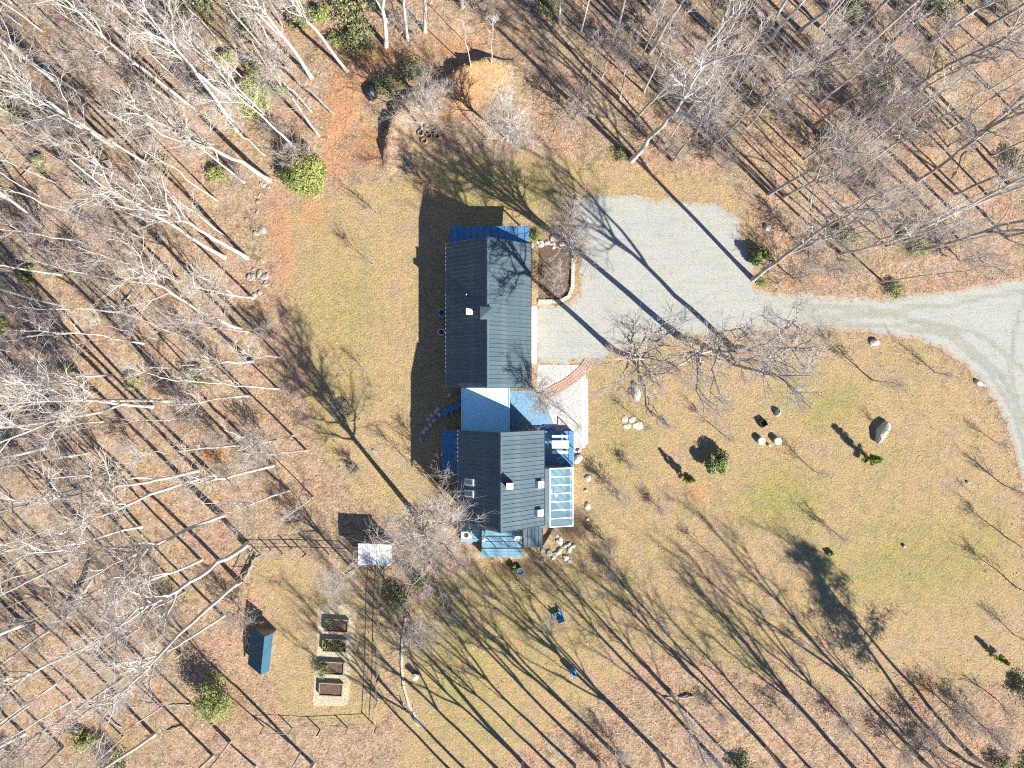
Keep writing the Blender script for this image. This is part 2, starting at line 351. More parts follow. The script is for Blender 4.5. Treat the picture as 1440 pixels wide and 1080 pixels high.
for a in ((518,205,22,34,0),(655,125,48,30,25),(630,150,40,24,30),(600,158,16,22,0),(690,104,22,14,0),(1298,963,22,14,10),(1128,396,28,12,0),(480,150,26,60,-10),(470,215,40,45,0,.8),(560,80,70,22,0,.8),(608,268,18,12,0),(520,75,40,20,0),(398,340,24,80,5,.9),(440,300,30,30,0,.9),(500,110,40,50,0,.9),(640,60,60,30,0,.9),(300,640,20,14,0),(985,690,24,14,0,.9)):
    z_clay = np.maximum(z_clay, blob(*a)*(.68 if len(a) > 5 else .85))
z_clay = z_clay*1.0
z_green = .06+.0*gx
for a, k in (((1100,705,60,45,0,.9),.85),((1160,565,60,40,0,.9),.7),((1290,790,130,70,0,.9),.62),((480,440,60,130,0,.9),.45),((700,260,110,40,0,.9),.55),((760,860,110,80,0,.9),.42),((640,930,60,110,0,.9),.5),((1240,800,60,40,0,.8),.7),((440,570,40,80,0,.9),.4),((880,620,40,90,0,.9),.4),((1010,900,60,50,0,.9),.35)):
    z_green = np.maximum(z_green, blob(*a)*k)
z_green = np.clip(z_green*1.1 + .5*(fbm(gx, gy, 8, 31)-.5), 0, 1)
z_soil = np.zeros_like(gx)
for a in ((742,575,26,34,0,.4),(800,735,30,22,0,.5),(782,390,24,40,0,.3),(856,765,14,8,0,.6),(730,800,40,12,0,.6),(620,690,14,40,0,.6)):
    z_soil = np.maximum(z_soil, blob(*a)*.8)
z_sand = np.maximum(1.4*(1-smooth(-.25,.35,-sdf(gx,gy,PP([(448,852),(502,852),(492,930),(489,992),(441,992),(446,930)])))), .65*blob(700,782,60,10,0,.9))
z_sand = np.maximum(z_sand, .5*blob(1330,130,60,35,0,.9)); z_sand = np.maximum(z_sand, .55*blob(1130,110,60,50,0,.9)); z_sand = np.maximum(z_sand, .55*blob(60,800,70,26,0,.9)); z_sand=np.maximum(z_sand,.45*blob(660,40,60,25,0,.9))
z_moss = np.zeros_like(gx)
for a, k in (((250,30,150,60,0,.9),.5),((330,120,80,60,0,.9),.4),((100,170,60,60,0,.9),.35),((1285,350,24,14,0,.8),.95),((1260,405,14,8,0,.8),.8),((1200,360,70,30,0,.9),.4),((320,980,60,50,0,.9),.5),((150,1050,90,40,0,.9),.5),((870,215,26,14,0,.8),.7),((600,195,22,14,0,.8),.5),((30,160,40,60,0,.9),.4),((760,330,22,30,0,.8),.5)):
    z_moss = np.maximum(z_moss, blob(*a)*k)
def set_attr(me, name, r, g_, b):
    a = me.attributes.new(name, 'FLOAT_COLOR', 'POINT')
    a.data.foreach_set('color', np.stack([r, g_, b, np.ones_like(r)], 1).astype(np.float32).ravel())
set_attr(me, 'zone', z_lawn, z_clay, z_green); set_attr(me, 'zone_more', z_soil, z_sand, z_moss)
ground = ob('ground', me, kind='structure')

def sheet(name, poly_px, z, mat, step=.6, jit=.1, thick=None, parent=None, line=None, world=False, **kw):
    poly = poly_px if world else PP(poly_px)
    b = []
    for (x0, y0), (x1, y1) in zip(poly, poly[1:]+poly[:1]):
        n = max(1, int(math.hypot(x1-x0, y1-y0)/step))
        for i in range(n):
            x, y = x0+(x1-x0)*i/n, y0+(y1-y0)*i/n
            b.append((x+jit*2*(fbm(x, y, .9, 5, 2)-.5), y+jit*2*(fbm(x, y, .9, 55, 2)-.5)))
    bx = np.array(b); lo = bx.min(0); hi = bx.max(0); st = max(step, .5)
    X, Y = np.meshgrid(np.arange(lo[0], hi[0], st), np.arange(lo[1], hi[1], st)); X = X.ravel(); Y = Y.ravel()
    k = sdf(X, Y, b) > st*.45
    pts = [Vector(p) for p in b]+[Vector((x, y)) for x, y in zip(X[k], Y[k])]
    r = delaunay_2d_cdt(pts, [(i, (i+1) % len(b)) for i in range(len(b))], [], 1, 1e-5)
    v = np.array([p[:] for p in r[0]]); 
    me = bpy.data.meshes.new(name); me.from_pydata([(x, y, z) for x, y in v], [], [tuple(f) for f in r[2]])
    me.materials.append(mat); me.update()
    if sum(p.normal.z for p in me.polygons) < 0: me.flip_normals()
    d = sdf(v[:, 0], v[:, 1], b); e = 1-smooth(0, 1.3, np.abs(d))
    rut = np.zeros(len(v))
    if line:
        for L in line: dd, _ = sdl(v[:, 0], v[:, 1], PP(L)); rut = np.maximum(rut, 1-smooth(.1, .55, dd))
    set_attr(me, 'edge', e*.66, rut, rut*0)
    return ob(name, me, parent, **kw)
RUTS = [[(1100,428),(1250,436),(1340,428),(1440,408),(1500,400)],[(1100,452),(1250,458),(1330,470),(1390,520),(1430,590),(1450,680)],[(1120,440),(1270,446),(1345,470),(1410,530),(1445,600),(1470,680)],[(1290,450),(1380,470),(1440,520),(1480,590)],[(1440,420),(1425,470),(1420,520),(1440,600)]]
sheet('driveway', DRIVE, .012, M['gravel'], .45, .38, line=RUTS, kind='structure')
sheet('gravel_patio', [(756,513),(822,513),(826,540),(826,600),(826,626),(806,640),(782,609),(772,580),(762,552),(754,549)], .016, M['white_gravel'], .5, .04, kind='structure')
sheet('concrete_apron', [(746.5,431),(755,431),(755,511),(746.5,511)], .03, M['concrete'], .6, 0.0, kind='structure')
sheet('concrete_path', [(818,536),(826,532),(827,560),(827,624),(819,626),(818,580)], .022, M['concrete'], .6, .02, kind='structure')
sheet('flagstone_patio', [(717,549),(760,549),(763,560),(773,585),(783,607),(762,609),(717,609)], .024, M['flag'], .5, .03, kind='structure')
sheet('planting_bed', [(757.5,343),(803,338),(803,405),(797,418),(757.5,422)], .02, M['soil'], .5, .03, kind='structure')
# brick arc: separate bricks laid in a curve
path = ob('brick_path', None, kind='structure'); 
arc = [P(828,508), P(820,520), P(808,531), P(794,541), P(778,549), P(764,557)]
def along(pts, s):
    for a, b in zip(pts[:-1], pts[1:]):
        L = np.linalg.norm(b-a)
        if s <= L: return a+(b-a)*s/L, (b-a)/L
        s -= L
    return pts[-1], (pts[-1]-pts[-2])/np.linalg.norm(pts[-1]-pts[-2])
tot = sum(np.linalg.norm(b-a) for a, b in zip(arc[:-1], arc[1:]))
bm_ = MB().box((-.11,-.053,0), (.11,.053,.05)).mesh('brick', M['brick'])
cnt = 0; s_ = 0.0; row = 0
while s_ < tot and cnt < 290:
    p, t = along(arc, s_); nrm = np.array((-t[1], t[0], 0))
    for k in range(4 if row % 2 else 4):
        off = -.39+k*.26+(.0 if row % 2 else .05)
        o = ob('brick', bm_, path); q = p+nrm*off
        o.location = (q[0], q[1], .02+random.uniform(0,.012)); o.rotation_euler = (0, 0, math.atan2(nrm[1], nrm[0])+random.uniform(-.04,.04)); cnt += 1
    s_ += .122; row += 1

# ------------------------------------------------------------------ where things are, in words
LANDMARKS = [('the white shed',(527,780)),('the blue shed',(366,915)),('the raised beds',(469,925)),('the garage',(687,430)),('the main roof',(704,680)),
 ('the round bush',(435,248)),('the clay berm',(620,130)),('the parking pad',(925,385)),('the big boulder',(1235,608)),('the drive bend',(1390,480)),
 ('the fire circle',(1081,615)),('the holly',(1003,650)),('the sunroom',(790,700)),('the curved edging',(570,950)),('the top-left corner',(0,0)),('the top-right corner',(1440,0)),
 ('the bottom-left corner',(0,1080)),('the bottom-right corner',(1440,1080)),('the garden fence',(533,910)),('the brick path',(800,535)),('the mossy patch',(1285,350)),('the rocky bank',(370,385)),('the lawn armchair',(785,862)),('the dark tarp',(521,129)),('the blue barrel',(805,942)),('the planting bed',(782,385)),('the broken log',(120,835))]
USED = {}
def label_at(look, px, py, kind='rooted'):
    # told by two landmarks: how far from the first, and on which side of each
    best = sorted((math.hypot(px-a, py-b), n, a, b) for n, (a, b) in LANDMARKS)
    def side(a, b):
        ang = math.degrees(math.atan2(-(py-b), px-a)) % 360
        w_ = ['right','upper-right','above','upper-left','left','lower-left','below','lower-right'][int((ang+22.5)//45) % 8]
        return w_ if w_ in ('above','below') else w_+' of'
    def far(d): return 'just' if d < 45 else 'shortly' if d < 90 else 'well' if d < 150 else 'far'
    for tot_ in range(1, 24):
        for i in range(0, 8):
            j = tot_-i
            if j <= i or j >= 16: continue
            d, n, a, b = best[i]; d2, n2, a2, b2 = best[j]
            t = f'{look} {far(d)} {side(a,b)} {n} and {side(a2,b2)} {n2}'
            if t not in USED and len(t.split()) <= 16: USED[t] = 1; return t
    return t

# ------------------------------------------------------------------ the house
H = empty('house', (0,0,0), label='house of two dark seamed metal roofs joined by a flat white roof', cat='house')
def gable_block(x0, x1, y0, y1, ze, xr, zr, tag_):
    i = .35; w_ = MB(); xa, xb = x0+i, x1-i; ya, yb = y0+i, y1-i
    zl = ze+(zr-ze)*(i/(xr-x0))-.06; zl2 = ze+(zr-ze)*(i/(x1-xr))-.06
    v = [(xa,ya,-.1),(xb,ya,-.1),(xb,ya,zl2),(xr,ya,zr-.12),(xa,ya,zl),(xa,yb,-.1),(xb,yb,-.1),(xb,yb,zl2),(xr,yb,zr-.12),(xa,yb,zl)]
    w_.add(v, [(0,1,2,3,4),(9,8,7,6,5),(0,5,6,1),(1,6,7,2),(2,7,8,3),(3,8,9,4),(4,9,5,0)])
    w_.obj('wall', M['siding'], H)
    roof = MB()
    for sx, xe in ((-1, x0), (1, x1)):
        roof.add([(xr,y0,zr-.05),(xe,y0,ze-.05),(xe,y1,ze-.05),(xr,y1,zr-.05),(xr,y0,zr-.15),(xe,y0,ze-.15),(xe,y1,ze-.15),(xr,y1,zr-.15)],
                 [(0,1,2,3),(4,7,6,5),(0,4,5,1),(1,5,6,2),(2,6,7,3)] if sx < 0 else [(3,2,1,0),(5,6,7,4),(1,5,4,0),(2,6,5,1),(3,7,6,2)])
    ro = roof.obj('roof', M['roof'], H)
    n = round((y1-y0)/.405); wd = (y1-y0)/n
    for sx, xe in ((-1, x0), (1, x1)):
        L = math.hypot(xr-xe, zr-ze); th = math.atan2(zr-ze, abs(xr-xe))
        mb = MB().box((0,.014,-.02), (L+.03,wd-.014,.012)); mb.box((0,-.014,-.02), (L+.03,.014,.06))
        pm = mb.mesh('roof_panel', M['roof'])
        for k in range(n):
            o = ob('roof_panel', pm, ro)
            if sx < 0: o.location = (xr, y0+(k+1)*wd, zr); o.rotation_euler = Euler((0, th, math.pi), 'XYZ')
            else: o.location = (xr, y0+k*wd, zr); o.rotation_euler = Euler((0, th, 0), 'XYZ')
    rc = MB(); rc.add([(xr-.16,y0-.02,zr-.06),(xr+.16,y0-.02,zr-.06),(xr,y0-.02,zr+.09),(xr-.16,y1+.02,zr-.06),(xr+.16,y1+.02,zr-.06),(xr,y1+.02,zr+.09)],
                      [(0,1,2),(5,4,3),(0,2,5,3),(2,1,4,5),(0,3,4,1)])
    rc.obj('ridge_cap', M['roof'], ro)
    for xe, s in ((x0, -1), (x1, 1)):
        MB().box((xe+(0 if s > 0 else -.11), y0, ze-.17), (xe+(.11 if s > 0 else 0), y1, ze-.05)).obj('gutter', M['steel'] if s < 0 else M['dark'], ro)
    return ro
GA = dict(x0=-6.3, x1=1.78, y0=-.35, y1=13.5, ze=3.0, xr=-2.26, zr=6.4)
HA = dict(x0=-4.97, x1=2.98, y0=-13.2, y1=-4.3, ze=5.1, xr=-1.0, zr=8.4)
g_roof = gable_block(**GA, tag_='garage'); h_roof = gable_block(**HA, tag_='house')
def zroof(A, x): return A['zr']-(A['zr']-A['ze'])*abs(x-A['xr'])/((A['x1']-A['xr']) if x > A['xr'] else (A['xr']-A['x0']))
# cupola straddling the garage ridge
cx, cy = P(684,440,6.8)[:2]; cup = MB().box((cx-.5,cy-.5,5.9), (cx+.5,cy+.5,6.68)).obj('cupola', M['roof'], g_roof)
MB().add([(cx-.58,cy-.58,6.68),(cx+.58,cy-.58,6.68),(cx+.58,cy+.58,6.68),(cx-.58,cy+.58,6.68),(cx,cy,6.84)], [(3,2,1,0),(0,1,4),(1,2,4),(2,3,4),(3,0,4)]).obj('cupola_cap', M['roof'], g_roof)
# chimneys and vents
def chimney(px, py, zt, A, s, roof, name='chimney', mat='steel', cap='white'):
    x, y = P(px, py, zt)[:2]; zb = zroof(A, x)-.5
    c_ = MB().box((x-s/2,y-s/2,zb), (x+s/2,y+s/2,zt)).obj(name, M[mat], H)
    MB().box((x-s/2-.05,y-s/2-.05,zt), (x+s/2+.05,y+s/2+.05,zt+.08)).obj('chimney_cap', M[cap], c_)
chimney(660,438,5.55,GA,.5,g_roof); chimney(717,684,9.1,HA,.5,h_roof,mat='dark')
x, y = P(656,414,5.4)[:2]; MB().lathe([(.06,4.2),(.06,5.4)], 8, (x,y,0)).obj('vent_pipe', M['white'], g_roof)
def skylight(px, py, A, wx, wy, hgt, roof):
    z = zroof(A, P(px,py,6.5)[0]); x, y = P(px, py, z)[:2]; z = zroof(A, x)
    sx = 1 if x > A['xr'] else -1; th = math.atan2(A['zr']-A['ze'], A['x1']-A['xr'])*sx
    o = MB().box((-wx/2,-wy/2,-.1), (wx/2,wy/2,hgt)).obj('skylight', M['white'], roof); o.location = (x,y,z); o.rotation_euler = (0, th, 0)
    return o, wx, wy, hgt
for px, py in ((661,678),(661,694)):
    o, wx, wy, hg = skylight(px, py, HA, 1.05, .62, .16, H); MB().box((-wx/2+.1,-wy/2+.1,hg), (wx/2-.1,wy/2-.1,hg+.03)).obj('pane', M['window'], o)
for px, py in ((757,681),(756,721)):
    o, wx, wy, hg = skylight(px, py, HA, .7, .62, .42, H); MB().box((-wx/2+.07,-wy/2+.07,hg), (wx/2-.07,wy/2-.07,hg+.03)).obj('pane', M['white'], o)
# flat white connector roof
x0, x1 = -4.75, -.27
MB().box((x0+.25,-4.64,-.1), (x1-.25,-.4,3.7)).obj('connector_wall', M['siding'], H)
fr = MB().box((x0,-4.64,3.7), (x1,-.37,4.0)).obj('flat_roof', M['white_roof'], H)
for a, b in (((x0-.06,-4.64,3.65),(x0-.002,-.37,4.08)), ((x1+.002,-4.64,3.65),(x1+.06,-.37,4.08))): MB().box(a, b).obj('roof_edge', M['white'], fr)
# north lean-to roof and porch
lo = MB().add([(-5.92,13.16,2.75),(1.65,13.16,2.75),(1.65,15.3,2.55),(-5.92,15.3,2.55),(-5.92,13.16,2.63),(1.65,13.16,2.63),(1.65,15.3,2.43),(-5.92,15.3,2.43)], [(0,1,2,3),(7,6,5,4),(3,2,6,7),(1,5,6,2),(0,3,7,4)]).obj('lean_to_roof', M['blue'], H)
for k in range(12): MB().add([(-5.92+k*.65-.012,13.17,2.80),(-5.92+k*.65+.02,13.17,2.80),(-5.92+k*.65+.02,15.3,2.595),(-5.92+k*.65-.012,15.3,2.595),(-5.92+k*.65-.012,13.17,2.74),(-5.92+k*.65+.02,13.17,2.74),(-5.92+k*.65+.02,15.3,2.54),(-5.92+k*.65-.012,15.3,2.54)], [(0,1,2,3),(0,3,7,4),(1,5,6,2),(3,2,6,7)]).obj('seam', M['blue'], lo)
for x in (-5.8,-3.4,-.9,1.5): MB().box((x-.06,15.1,-.1), (x+.06,15.22,2.45)).obj('porch_post', M['white'], H)
# west bay with low blue roof and roof hatch
MB().box((-6.6,-8.7,-.1), (-4.63,-4.62,2.5)).obj('bay_wall', M['siding'], H)
br = MB().box((-6.75,-8.8,2.5), (-4.62,-4.5,2.64)).obj('bay_roof', M['blue'], H)
for y in (-6.9,-5.75): MB().box((-5.62,y-.5,2.64), (-4.7,y+.5,2.78)).obj('bay_skylight', M['pale_blue'], br)
# east sunroom
a = P(806,658,2.6); zi = 3.55; X0, X1 = 2.645, a[0]; Y0, Y1 = -13.72, a[1]
def zs(x): return zi+(2.6-zi)*(x-2.7)/(X1-2.7)
xm = P(773.5,700,3.3)[0]
MB().add([(X0,Y0,zs(X0)),(xm,Y0,zs(xm)),(xm,Y1,zs(xm)),(X0,Y1,zs(X0)),(X0,Y0,zs(X0)-.1),(xm,Y0,zs(xm)-.1),(xm,Y1,zs(xm)-.1),(X0,Y1,zs(X0)-.1)], [(0,1,2,3),(7,6,5,4),(0,4,5,1),(1,5,6,2),(3,2,6,7)]).obj('sunroom_roof', M['roof'], H)
npn = 7; pw = (Y1-Y0)/npn
for k in range(npn+1):
    y = Y0+k*pw; MB().bar((xm,y,zs(xm)-.01), (X1,y,zs(X1)-.01), .09, .1).obj('rafter', M['white'], H)
    if k < npn:
        MB().add([(xm+.02,y+.045,zs(xm)),(X1-.03,y+.045,zs(X1)),(X1-.03,y+pw-.045,zs(X1)),(xm+.02,y+pw-.045,zs(xm))], [(0,1,2,3)]).obj('glass_pane', M['glass'], H)
        MB().add([(X1-.06,y+.045,.55),(X1-.06,y+.045,2.5),(X1-.06,y+pw-.045,2.5),(X1-.06,y+pw-.045,.55)], [(0,1,2,3)]).obj('glass_pane', M['glass'], H)
    MB().box((X1-.12,y-.045,0), (X1-.02,y+.045,2.55)).obj('mullion', M['white'], H)
for x in (xm, X1-.02): MB().bar((x,Y0-.05,zs(x)+.02), (x,Y1+.05,zs(x)+.02), .1, .09).obj('sunroom_beam', M['white'], H)
MB().box((X0+.3,Y0+.02,-.1), (X1-.02,Y1-.02,.12)).obj('sunroom_floor', M['pale_blue'], H)
MB().box((X1-.13,Y0,-.1), (X1-.01,Y1,.55)).obj('knee_wall', M['white'], H)
for y in (Y0+.03, Y1-.1): MB().add([(X0,y,0),(X1,y,0),(X1,y,2.5),(X0,y,3.4),(X0,y+.07,0),(X1,y+.07,0),(X1,y+.07,2.5),(X0,y+.07,3.4)], [(0,1,2,3),(7,6,5,4),(0,4,5,1),(1,5,6,2),(2,6,7,3),(3,7,4,0)]).obj('sunroom_end_wall', M['siding'], H)
# decks built of boards
def deck(name, xa, xb, ya, yb, z, mat, wdt=.28, alongx=True, label=None, **kw):
    d = MB().box((xa+.06,ya+.06,-.1), (xb-.06,yb-.06,z-.045)).obj(name, M['wood'], H)
    if alongx:
        n = int((yb-ya)/wdt); s = (yb-ya)/n; bmh = MB().box((0,0,0), (xb-xa,s-.02,.04)).mesh('board', M[mat])
        for k in range(n): ob('board', bmh, d, loc=(xa,ya+k*s,z-.04))
    else:
        n = int((xb-xa)/wdt); s = (xb-xa)/n; bmh = MB().box((0,0,0), (s-.02,yb-ya,.04)).mesh('board', M[mat])
        for k in range(n): ob('board', bmh, d, loc=(xa+k*s,ya,z-.04))
    return d
def railing(name, pts, z, hgt=.95, mat='dark'):
    r_ = ob(name, None, H)
    for a, b in zip(pts[:-1], pts[1:]):
        L = math.dist(a, b); n = max(1, round(L/1.4))
        MB().bar((*a, z+hgt), (*b, z+hgt), .07, .04).obj('rail', M[mat], r_)
        MB().bar((*a, z+hgt*.5), (*b, z+hgt*.5), .03, .03).obj('rail', M[mat], r_)
        for k in range(n+1):
            x = a[0]+(b[0]-a[0])*k/n; y = a[1]+(b[1]-a[1])*k/n; MB().box((x-.035,y-.035,z), (x+.035,y+.035,z+hgt)).obj('rail_post', M[mat], r_)
a = P(767,606,.6); b = P(806.5,657,.6); deck('east_deck', 2.66, b[0], b[1]+.02, a[1], .6, 'blue')
railing('east_railing', [(b[0]-.06,a[1]-.06),(b[0]-.06,-8.0)], .6, .9, 'pale_blue')
a = P(677,750,1.6); b = P(735,769,1.6); deck('south_deck', a[0], b[0], b[1], -12.87, 1.6, 'pale_blue', .27)
b2 = P(735,783,.9); deck('south_step', a[0]-.02, b[0]-.02, b2[1], b[1]-.02, .95, 'pale_blue', .24)
railing('south_railing', [(a[0]+.05,-13.3),(a[0]+.05,b[1]+.05),(b[0]-.05,b[1]+.05),(b[0]-.05,-13.3)], 1.6, .95)
a = P(648,745,.5); b = P(676,762,.5); deck('corner_deck', a[0], b[0], b[1], -12.9, .5, 'pale_blue', .3)
x, y = P(680,759,5.2)[:2]; fl = MB().lathe([(.11,0),(.11,5.2)], 10, (x,y,0)).obj('flue_pipe', M['steel'], H); MB().lathe([(.16,5.2),(.17,5.3),(.02,5.42)], 10, (x,y,0)).obj('flue_cap', M['white'], fl)
# small seamed porch roof on the south side
a = P(737,748,2.8); b = P(763,770,2.6)
pr = MB().add([(a[0],-12.87,3.1),(b[0],-12.87,3.1),(b[0],b[1],2.6),(a[0],b[1],2.6),(a[0],-12.87,3.0),(b[0],-12.87,3.0),(b[0],b[1],2.5),(a[0],b[1],2.5)], [(3,2,1,0),(4,5,6,7),(7,6,2,3),(0,4,7,3),(1,2,6,5)]).obj('porch_roof', M['roof'], H)
for k in range(6):
    x = a[0]+(b[0]-a[0])*k/5; MB().bar((x,-12.9,3.12), (x,b[1],2.62), .03, .05).obj('seam', M['roof'], pr)
for x in (a[0]+.08, b[0]-.08): MB().box((x-.05,b[1]+.06,0), (x+.05,b[1]+.16,2.5)).obj('porch_post', M['white'], H)
# garage doors, doors and windows in the walls
for y in (2.2, 5.6, 9.0):
    d = MB().box((1.43,y-1.3,0), (1.475,y+1.3,2.35)).obj('garage_door', M['white'], H)
    for k in range(4): MB().box((1.475,y-1.25,.06+k*.58), (1.49,y+1.25,.58+k*.58)).obj('door_panel', M['white'], d)
def window(x, y, z, nx, ny, wd, ht):
    t = (-ny, nx); f_ = MB()
    c0 = (x-t[0]*wd/2-abs(nx)*.04-(.0), y-t[1]*wd/2-abs(ny)*.04, z); c1 = (x+t[0]*wd/2+abs(nx)*.04, y+t[1]*wd/2+abs(ny)*.04, z+ht)
    lo_ = tuple(min(p, q) for p, q in zip(c0, c1)); hi_ = tuple(max(p, q) for p, q in zip(c0, c1))
    o = MB().box(lo_, hi_).obj('window', M['white'], H)
    sh = .045
    lo2 = (lo_[0]+abs(t[0])*.07+nx*sh*0, lo_[1]+abs(t[1])*.07, lo_[2]+.07); hi2 = (hi_[0]-abs(t[0])*.07, hi_[1]-abs(t[1])*.07, hi_[2]-.07)
    lo2 = tuple(np.array(lo2)+np.array((nx,ny,0))*.012); hi2 = tuple(np.array(hi2)+np.array((nx,ny,0))*.012)
    MB().box(lo2, hi2).obj('pane', M['window'], o)
for y in (1.5, 5.0, 8.5, 11.8): window(-5.95, y, 1.0, -1, 0, 1.1, 1.2)
for y in (-11.8, -10.0): window(-4.62, y, 1.0, -1, 0, 1.1, 1.3); window(-4.62, y, 3.2, -1, 0, 1.1, 1.2)
for y in (-11.5, -9.5, -7.0): window(2.63, y, 3.9, 1, 0, 1.1, .9)
for x in (-3.3, .6): window(x, -12.85, 3.4, 0, -1, 1.2, 1.4)
window(-2.26, 13.15, 3.6, 0, 1, 1.3, 1.3); window(-3.8, 13.15, .9, 0, 1, 1.2, 1.2)
o = MB().box((-1.6,-12.9,1.6), (-.5,-12.82,3.7)).obj('door', M['white'], H); MB().lathe([(.03,0),(.03,.08)], 8, (-.62,-12.93,2.6)).obj('handle', M['dark'], o)
st = MB()
for k in range(3): 
    q = P(643-8*k,571+4*k); st.box((-.3,-.42,-.1), (.3,.42,.42-.13*k), Matrix.Translation((q[0],q[1],0)) @ Matrix.Rotation(R(-27),4,'Z'))
st.obj('entry_step', M['blue'], H)

# ------------------------------------------------------------------ things standing round the house
def boxy(name, boxes, mat, label, cat, loc, rz=0, parts=(), **kw):
    e = empty(name, loc, rz, label=label, cat=cat, **kw)
    return e
q = P(624,441); e = empty('air_conditioner', (q[0]-.15,q[1],0), label='pale blue boxy heat pump unit beside the garage west wall', cat='air conditioner')
MB().box((-.3,-.45,0), (.3,.45,.85)).obj('casing', M['pale_blue'], e); MB().lathe([(.24,.85),(.24,.87)], 16).obj('fan_grille', M['dark'], e)
q = P(622,467.5); e = empty('planter_ring', (q[0]-.05,q[1],0), label='white ring rimmed round pot beside the garage west wall', cat='pot')
MB().lathe([(.26,0),(.33,.4),(.35,.42),(.27,.42),(.25,.3)], 20, cap=False).obj('pot', M['white'], e); MB().lathe([(.0,.3),(.262,.3)], 20, cap=False).obj('soil', M['soil'], e)
q = P(656,752,1); e = empty('air_conditioner', (q[0],q[1]-.0,.5), label='white outdoor unit with dark round grille on the corner deck', cat='air conditioner')
MB().box((-.5,-.32,0), (.5,.32,.75)).obj('casing', M['white'], e); MB().lathe([(.24,.75),(.24,.77)], 18).obj('fan_grille', M['dark'], e)
q = P(728,757,2.3); e = empty('satellite_dish', (q[0],q[1],1.6), label='small white satellite dish on the south deck', cat='satellite dish')
MB().lathe([(.03,0),(.03,.75)], 8).obj('mast', M['steel'], e)
d = MB().lathe([(.02,-.08),(.18,-.05),(.30,0),(.33,.06),(.30,.02),(.18,-.03),(.02,-.06)], 20, cap=False).obj('dish', M['white'], e); d.location = (0,0,.8); d.rotation_euler = (R(25),0,0)
# picnic table and two benches on the east deck
def table(px, py, z, lx, ly, hgt, label, cat, name):
    q = P(px, py, z+hgt); e = empty(name, (q[0],q[1],z), label=label, cat=cat)
    n = max(2, round(ly/.2)); s = ly/n
    for k in range(n): MB().box((-lx/2,-ly/2+k*s,hgt-.05), (lx/2,-ly/2+(k+1)*s-.012,hgt)).obj('slat', M['white'], e)
    for sx in (-1,1):
        for sy in (-1,1): MB().box((sx*(lx/2-.15)-.04,sy*(ly/2-.08)-.04,0), (sx*(lx/2-.15)+.04,sy*(ly/2-.08)+.04,hgt-.052)).obj('leg', M['white'], e)
table(788,625,.6,1.65,.78,.74,'white slatted table in the middle of the east deck','table','deck_table')
table(788,614,.6,1.65,.3,.45,'white slatted bench above the table on the east deck','bench','deck_bench')
table(788,636,.6,1.65,.3,.45,'white slatted bench below the table on the east deck','bench','deck_bench')
q = P(789,648,1); e = empty('deck_chair', (q[0],q[1],.6), .4, label='grey blue folding chair in shade at the deck south end', cat='chair')
MB().box((-.3,-.3,.38), (.3,.3,.43)).obj('seat', M['pale_blue'], e); MB().box((-.3,.3,.44), (.3,.35,.95)).obj('backrest', M['pale_blue'], e)
for sx in (-.26,.26):
    for sy in (-.26,.26): MB().box((sx-.02,sy-.02,0), (sx+.02,sy+.02,.38)).obj('leg', M['steel'], e)
q = P(790,695,1); e = empty('sunroom_table', (q[0]-.8,q[1],.12), label='white round table seen through the sunroom glass', cat='table')
MB().lathe([(.5,.68),(.5,.72)], 20).obj('top', M['white'], e); MB().lathe([(.2,0),(.05,.06),(.05,.68)], 10).obj('pedestal', M['white'], e)
# lawn furniture
def chair_at(px, py, rz, label):
    q = P(px,py); e = empty('lawn_chair', (q[0],q[1],0), rz, label=label, cat='chair')
    MB().box((-.33,-.3,.36), (.33,.35,.42)).obj('seat', M['blue'], e)
    b_ = MB().box((-.33,0,0), (.33,.05,.7)).obj('backrest', M['blue'], e); b_.location = (0,.34,.4); b_.rotation_euler = (R(-20),0,0)
    for s in (-1,1):
        MB().box((s*.36-.05,-.35,.58), (s*.36+.05,.4,.62)).obj('armrest', M['blue'], e)
        MB().box((s*.34-.035,-.33,0), (s*.34+.035,-.25,.58)).obj('leg', M['blue'], e); MB().box((s*.34-.035,.3,0), (s*.34+.035,.38,.58)).obj('leg', M['blue'], e)
chair_at(786,863,R(200),'blue wooden armchair alone on the lawn below the house')
q = P(732,802); e = empty('garden_pot', (q[0],q[1],0), label='round dark blue pot below the south deck', cat='pot')
MB().lathe([(.22,0),(.34,.45),(.38,.5),(.31,.5),(.28,.4)], 20, cap=False).obj('pot', M['blue'], e); MB().lathe([(0,.4),(.285,.4)], 20, cap=False).obj('soil', M['soil'], e)
q = P(805,942); e = empty('barrel', (q[0],q[1],0), label='tall blue barrel with a green base on the lower lawn', cat='barrel')
MB().lathe([(.28,0),(.31,.06),(.31,.3),(.33,.34),(.31,.38),(.33,.7),(.31,.74),(.3,.95),(.24,1.0)], 18).obj('drum', M['blue'], e); MB().lathe([(.1,1.0),(.1,1.04)], 12).obj('lid', M['dark'], e)
q = P(585,948); e = empty('round_bin', (q[0],q[1],0), label='dark bin with pale lid on grass beside the curved edging', cat='bin')
MB().lathe([(.27,0),(.31,.75)], 18).obj('drum', M['dark'], e); MB().lathe([(.34,.75),(.34,.8),(.1,.9)], 18).obj('lid', M['steel'], e)
q = P(521,129); hh = hz(q[0],q[1]); e = empty('covered_pile', (q[0],q[1],hh), .3, label='low pile under a black tarp left of the clay berm', cat='tarp pile')
bm = bmesh.new(); bmesh.ops.create_icosphere(bm, subdivisions=3, radius=1)
for v in bm.verts:
    p = v.co; k = .82+.36*float(fbm(p.x*1+5, p.y*1+p.z, .5, 3, 3)); v.co = Vector((p.x*.62*k, p.y*.95*k, max(-.05, p.z*.75*k)))
me = bpy.data.meshes.new('tarp'); bm.to_mesh(me); bm.free(); me.materials.append(M['tarp']); ob('tarp', me, e)
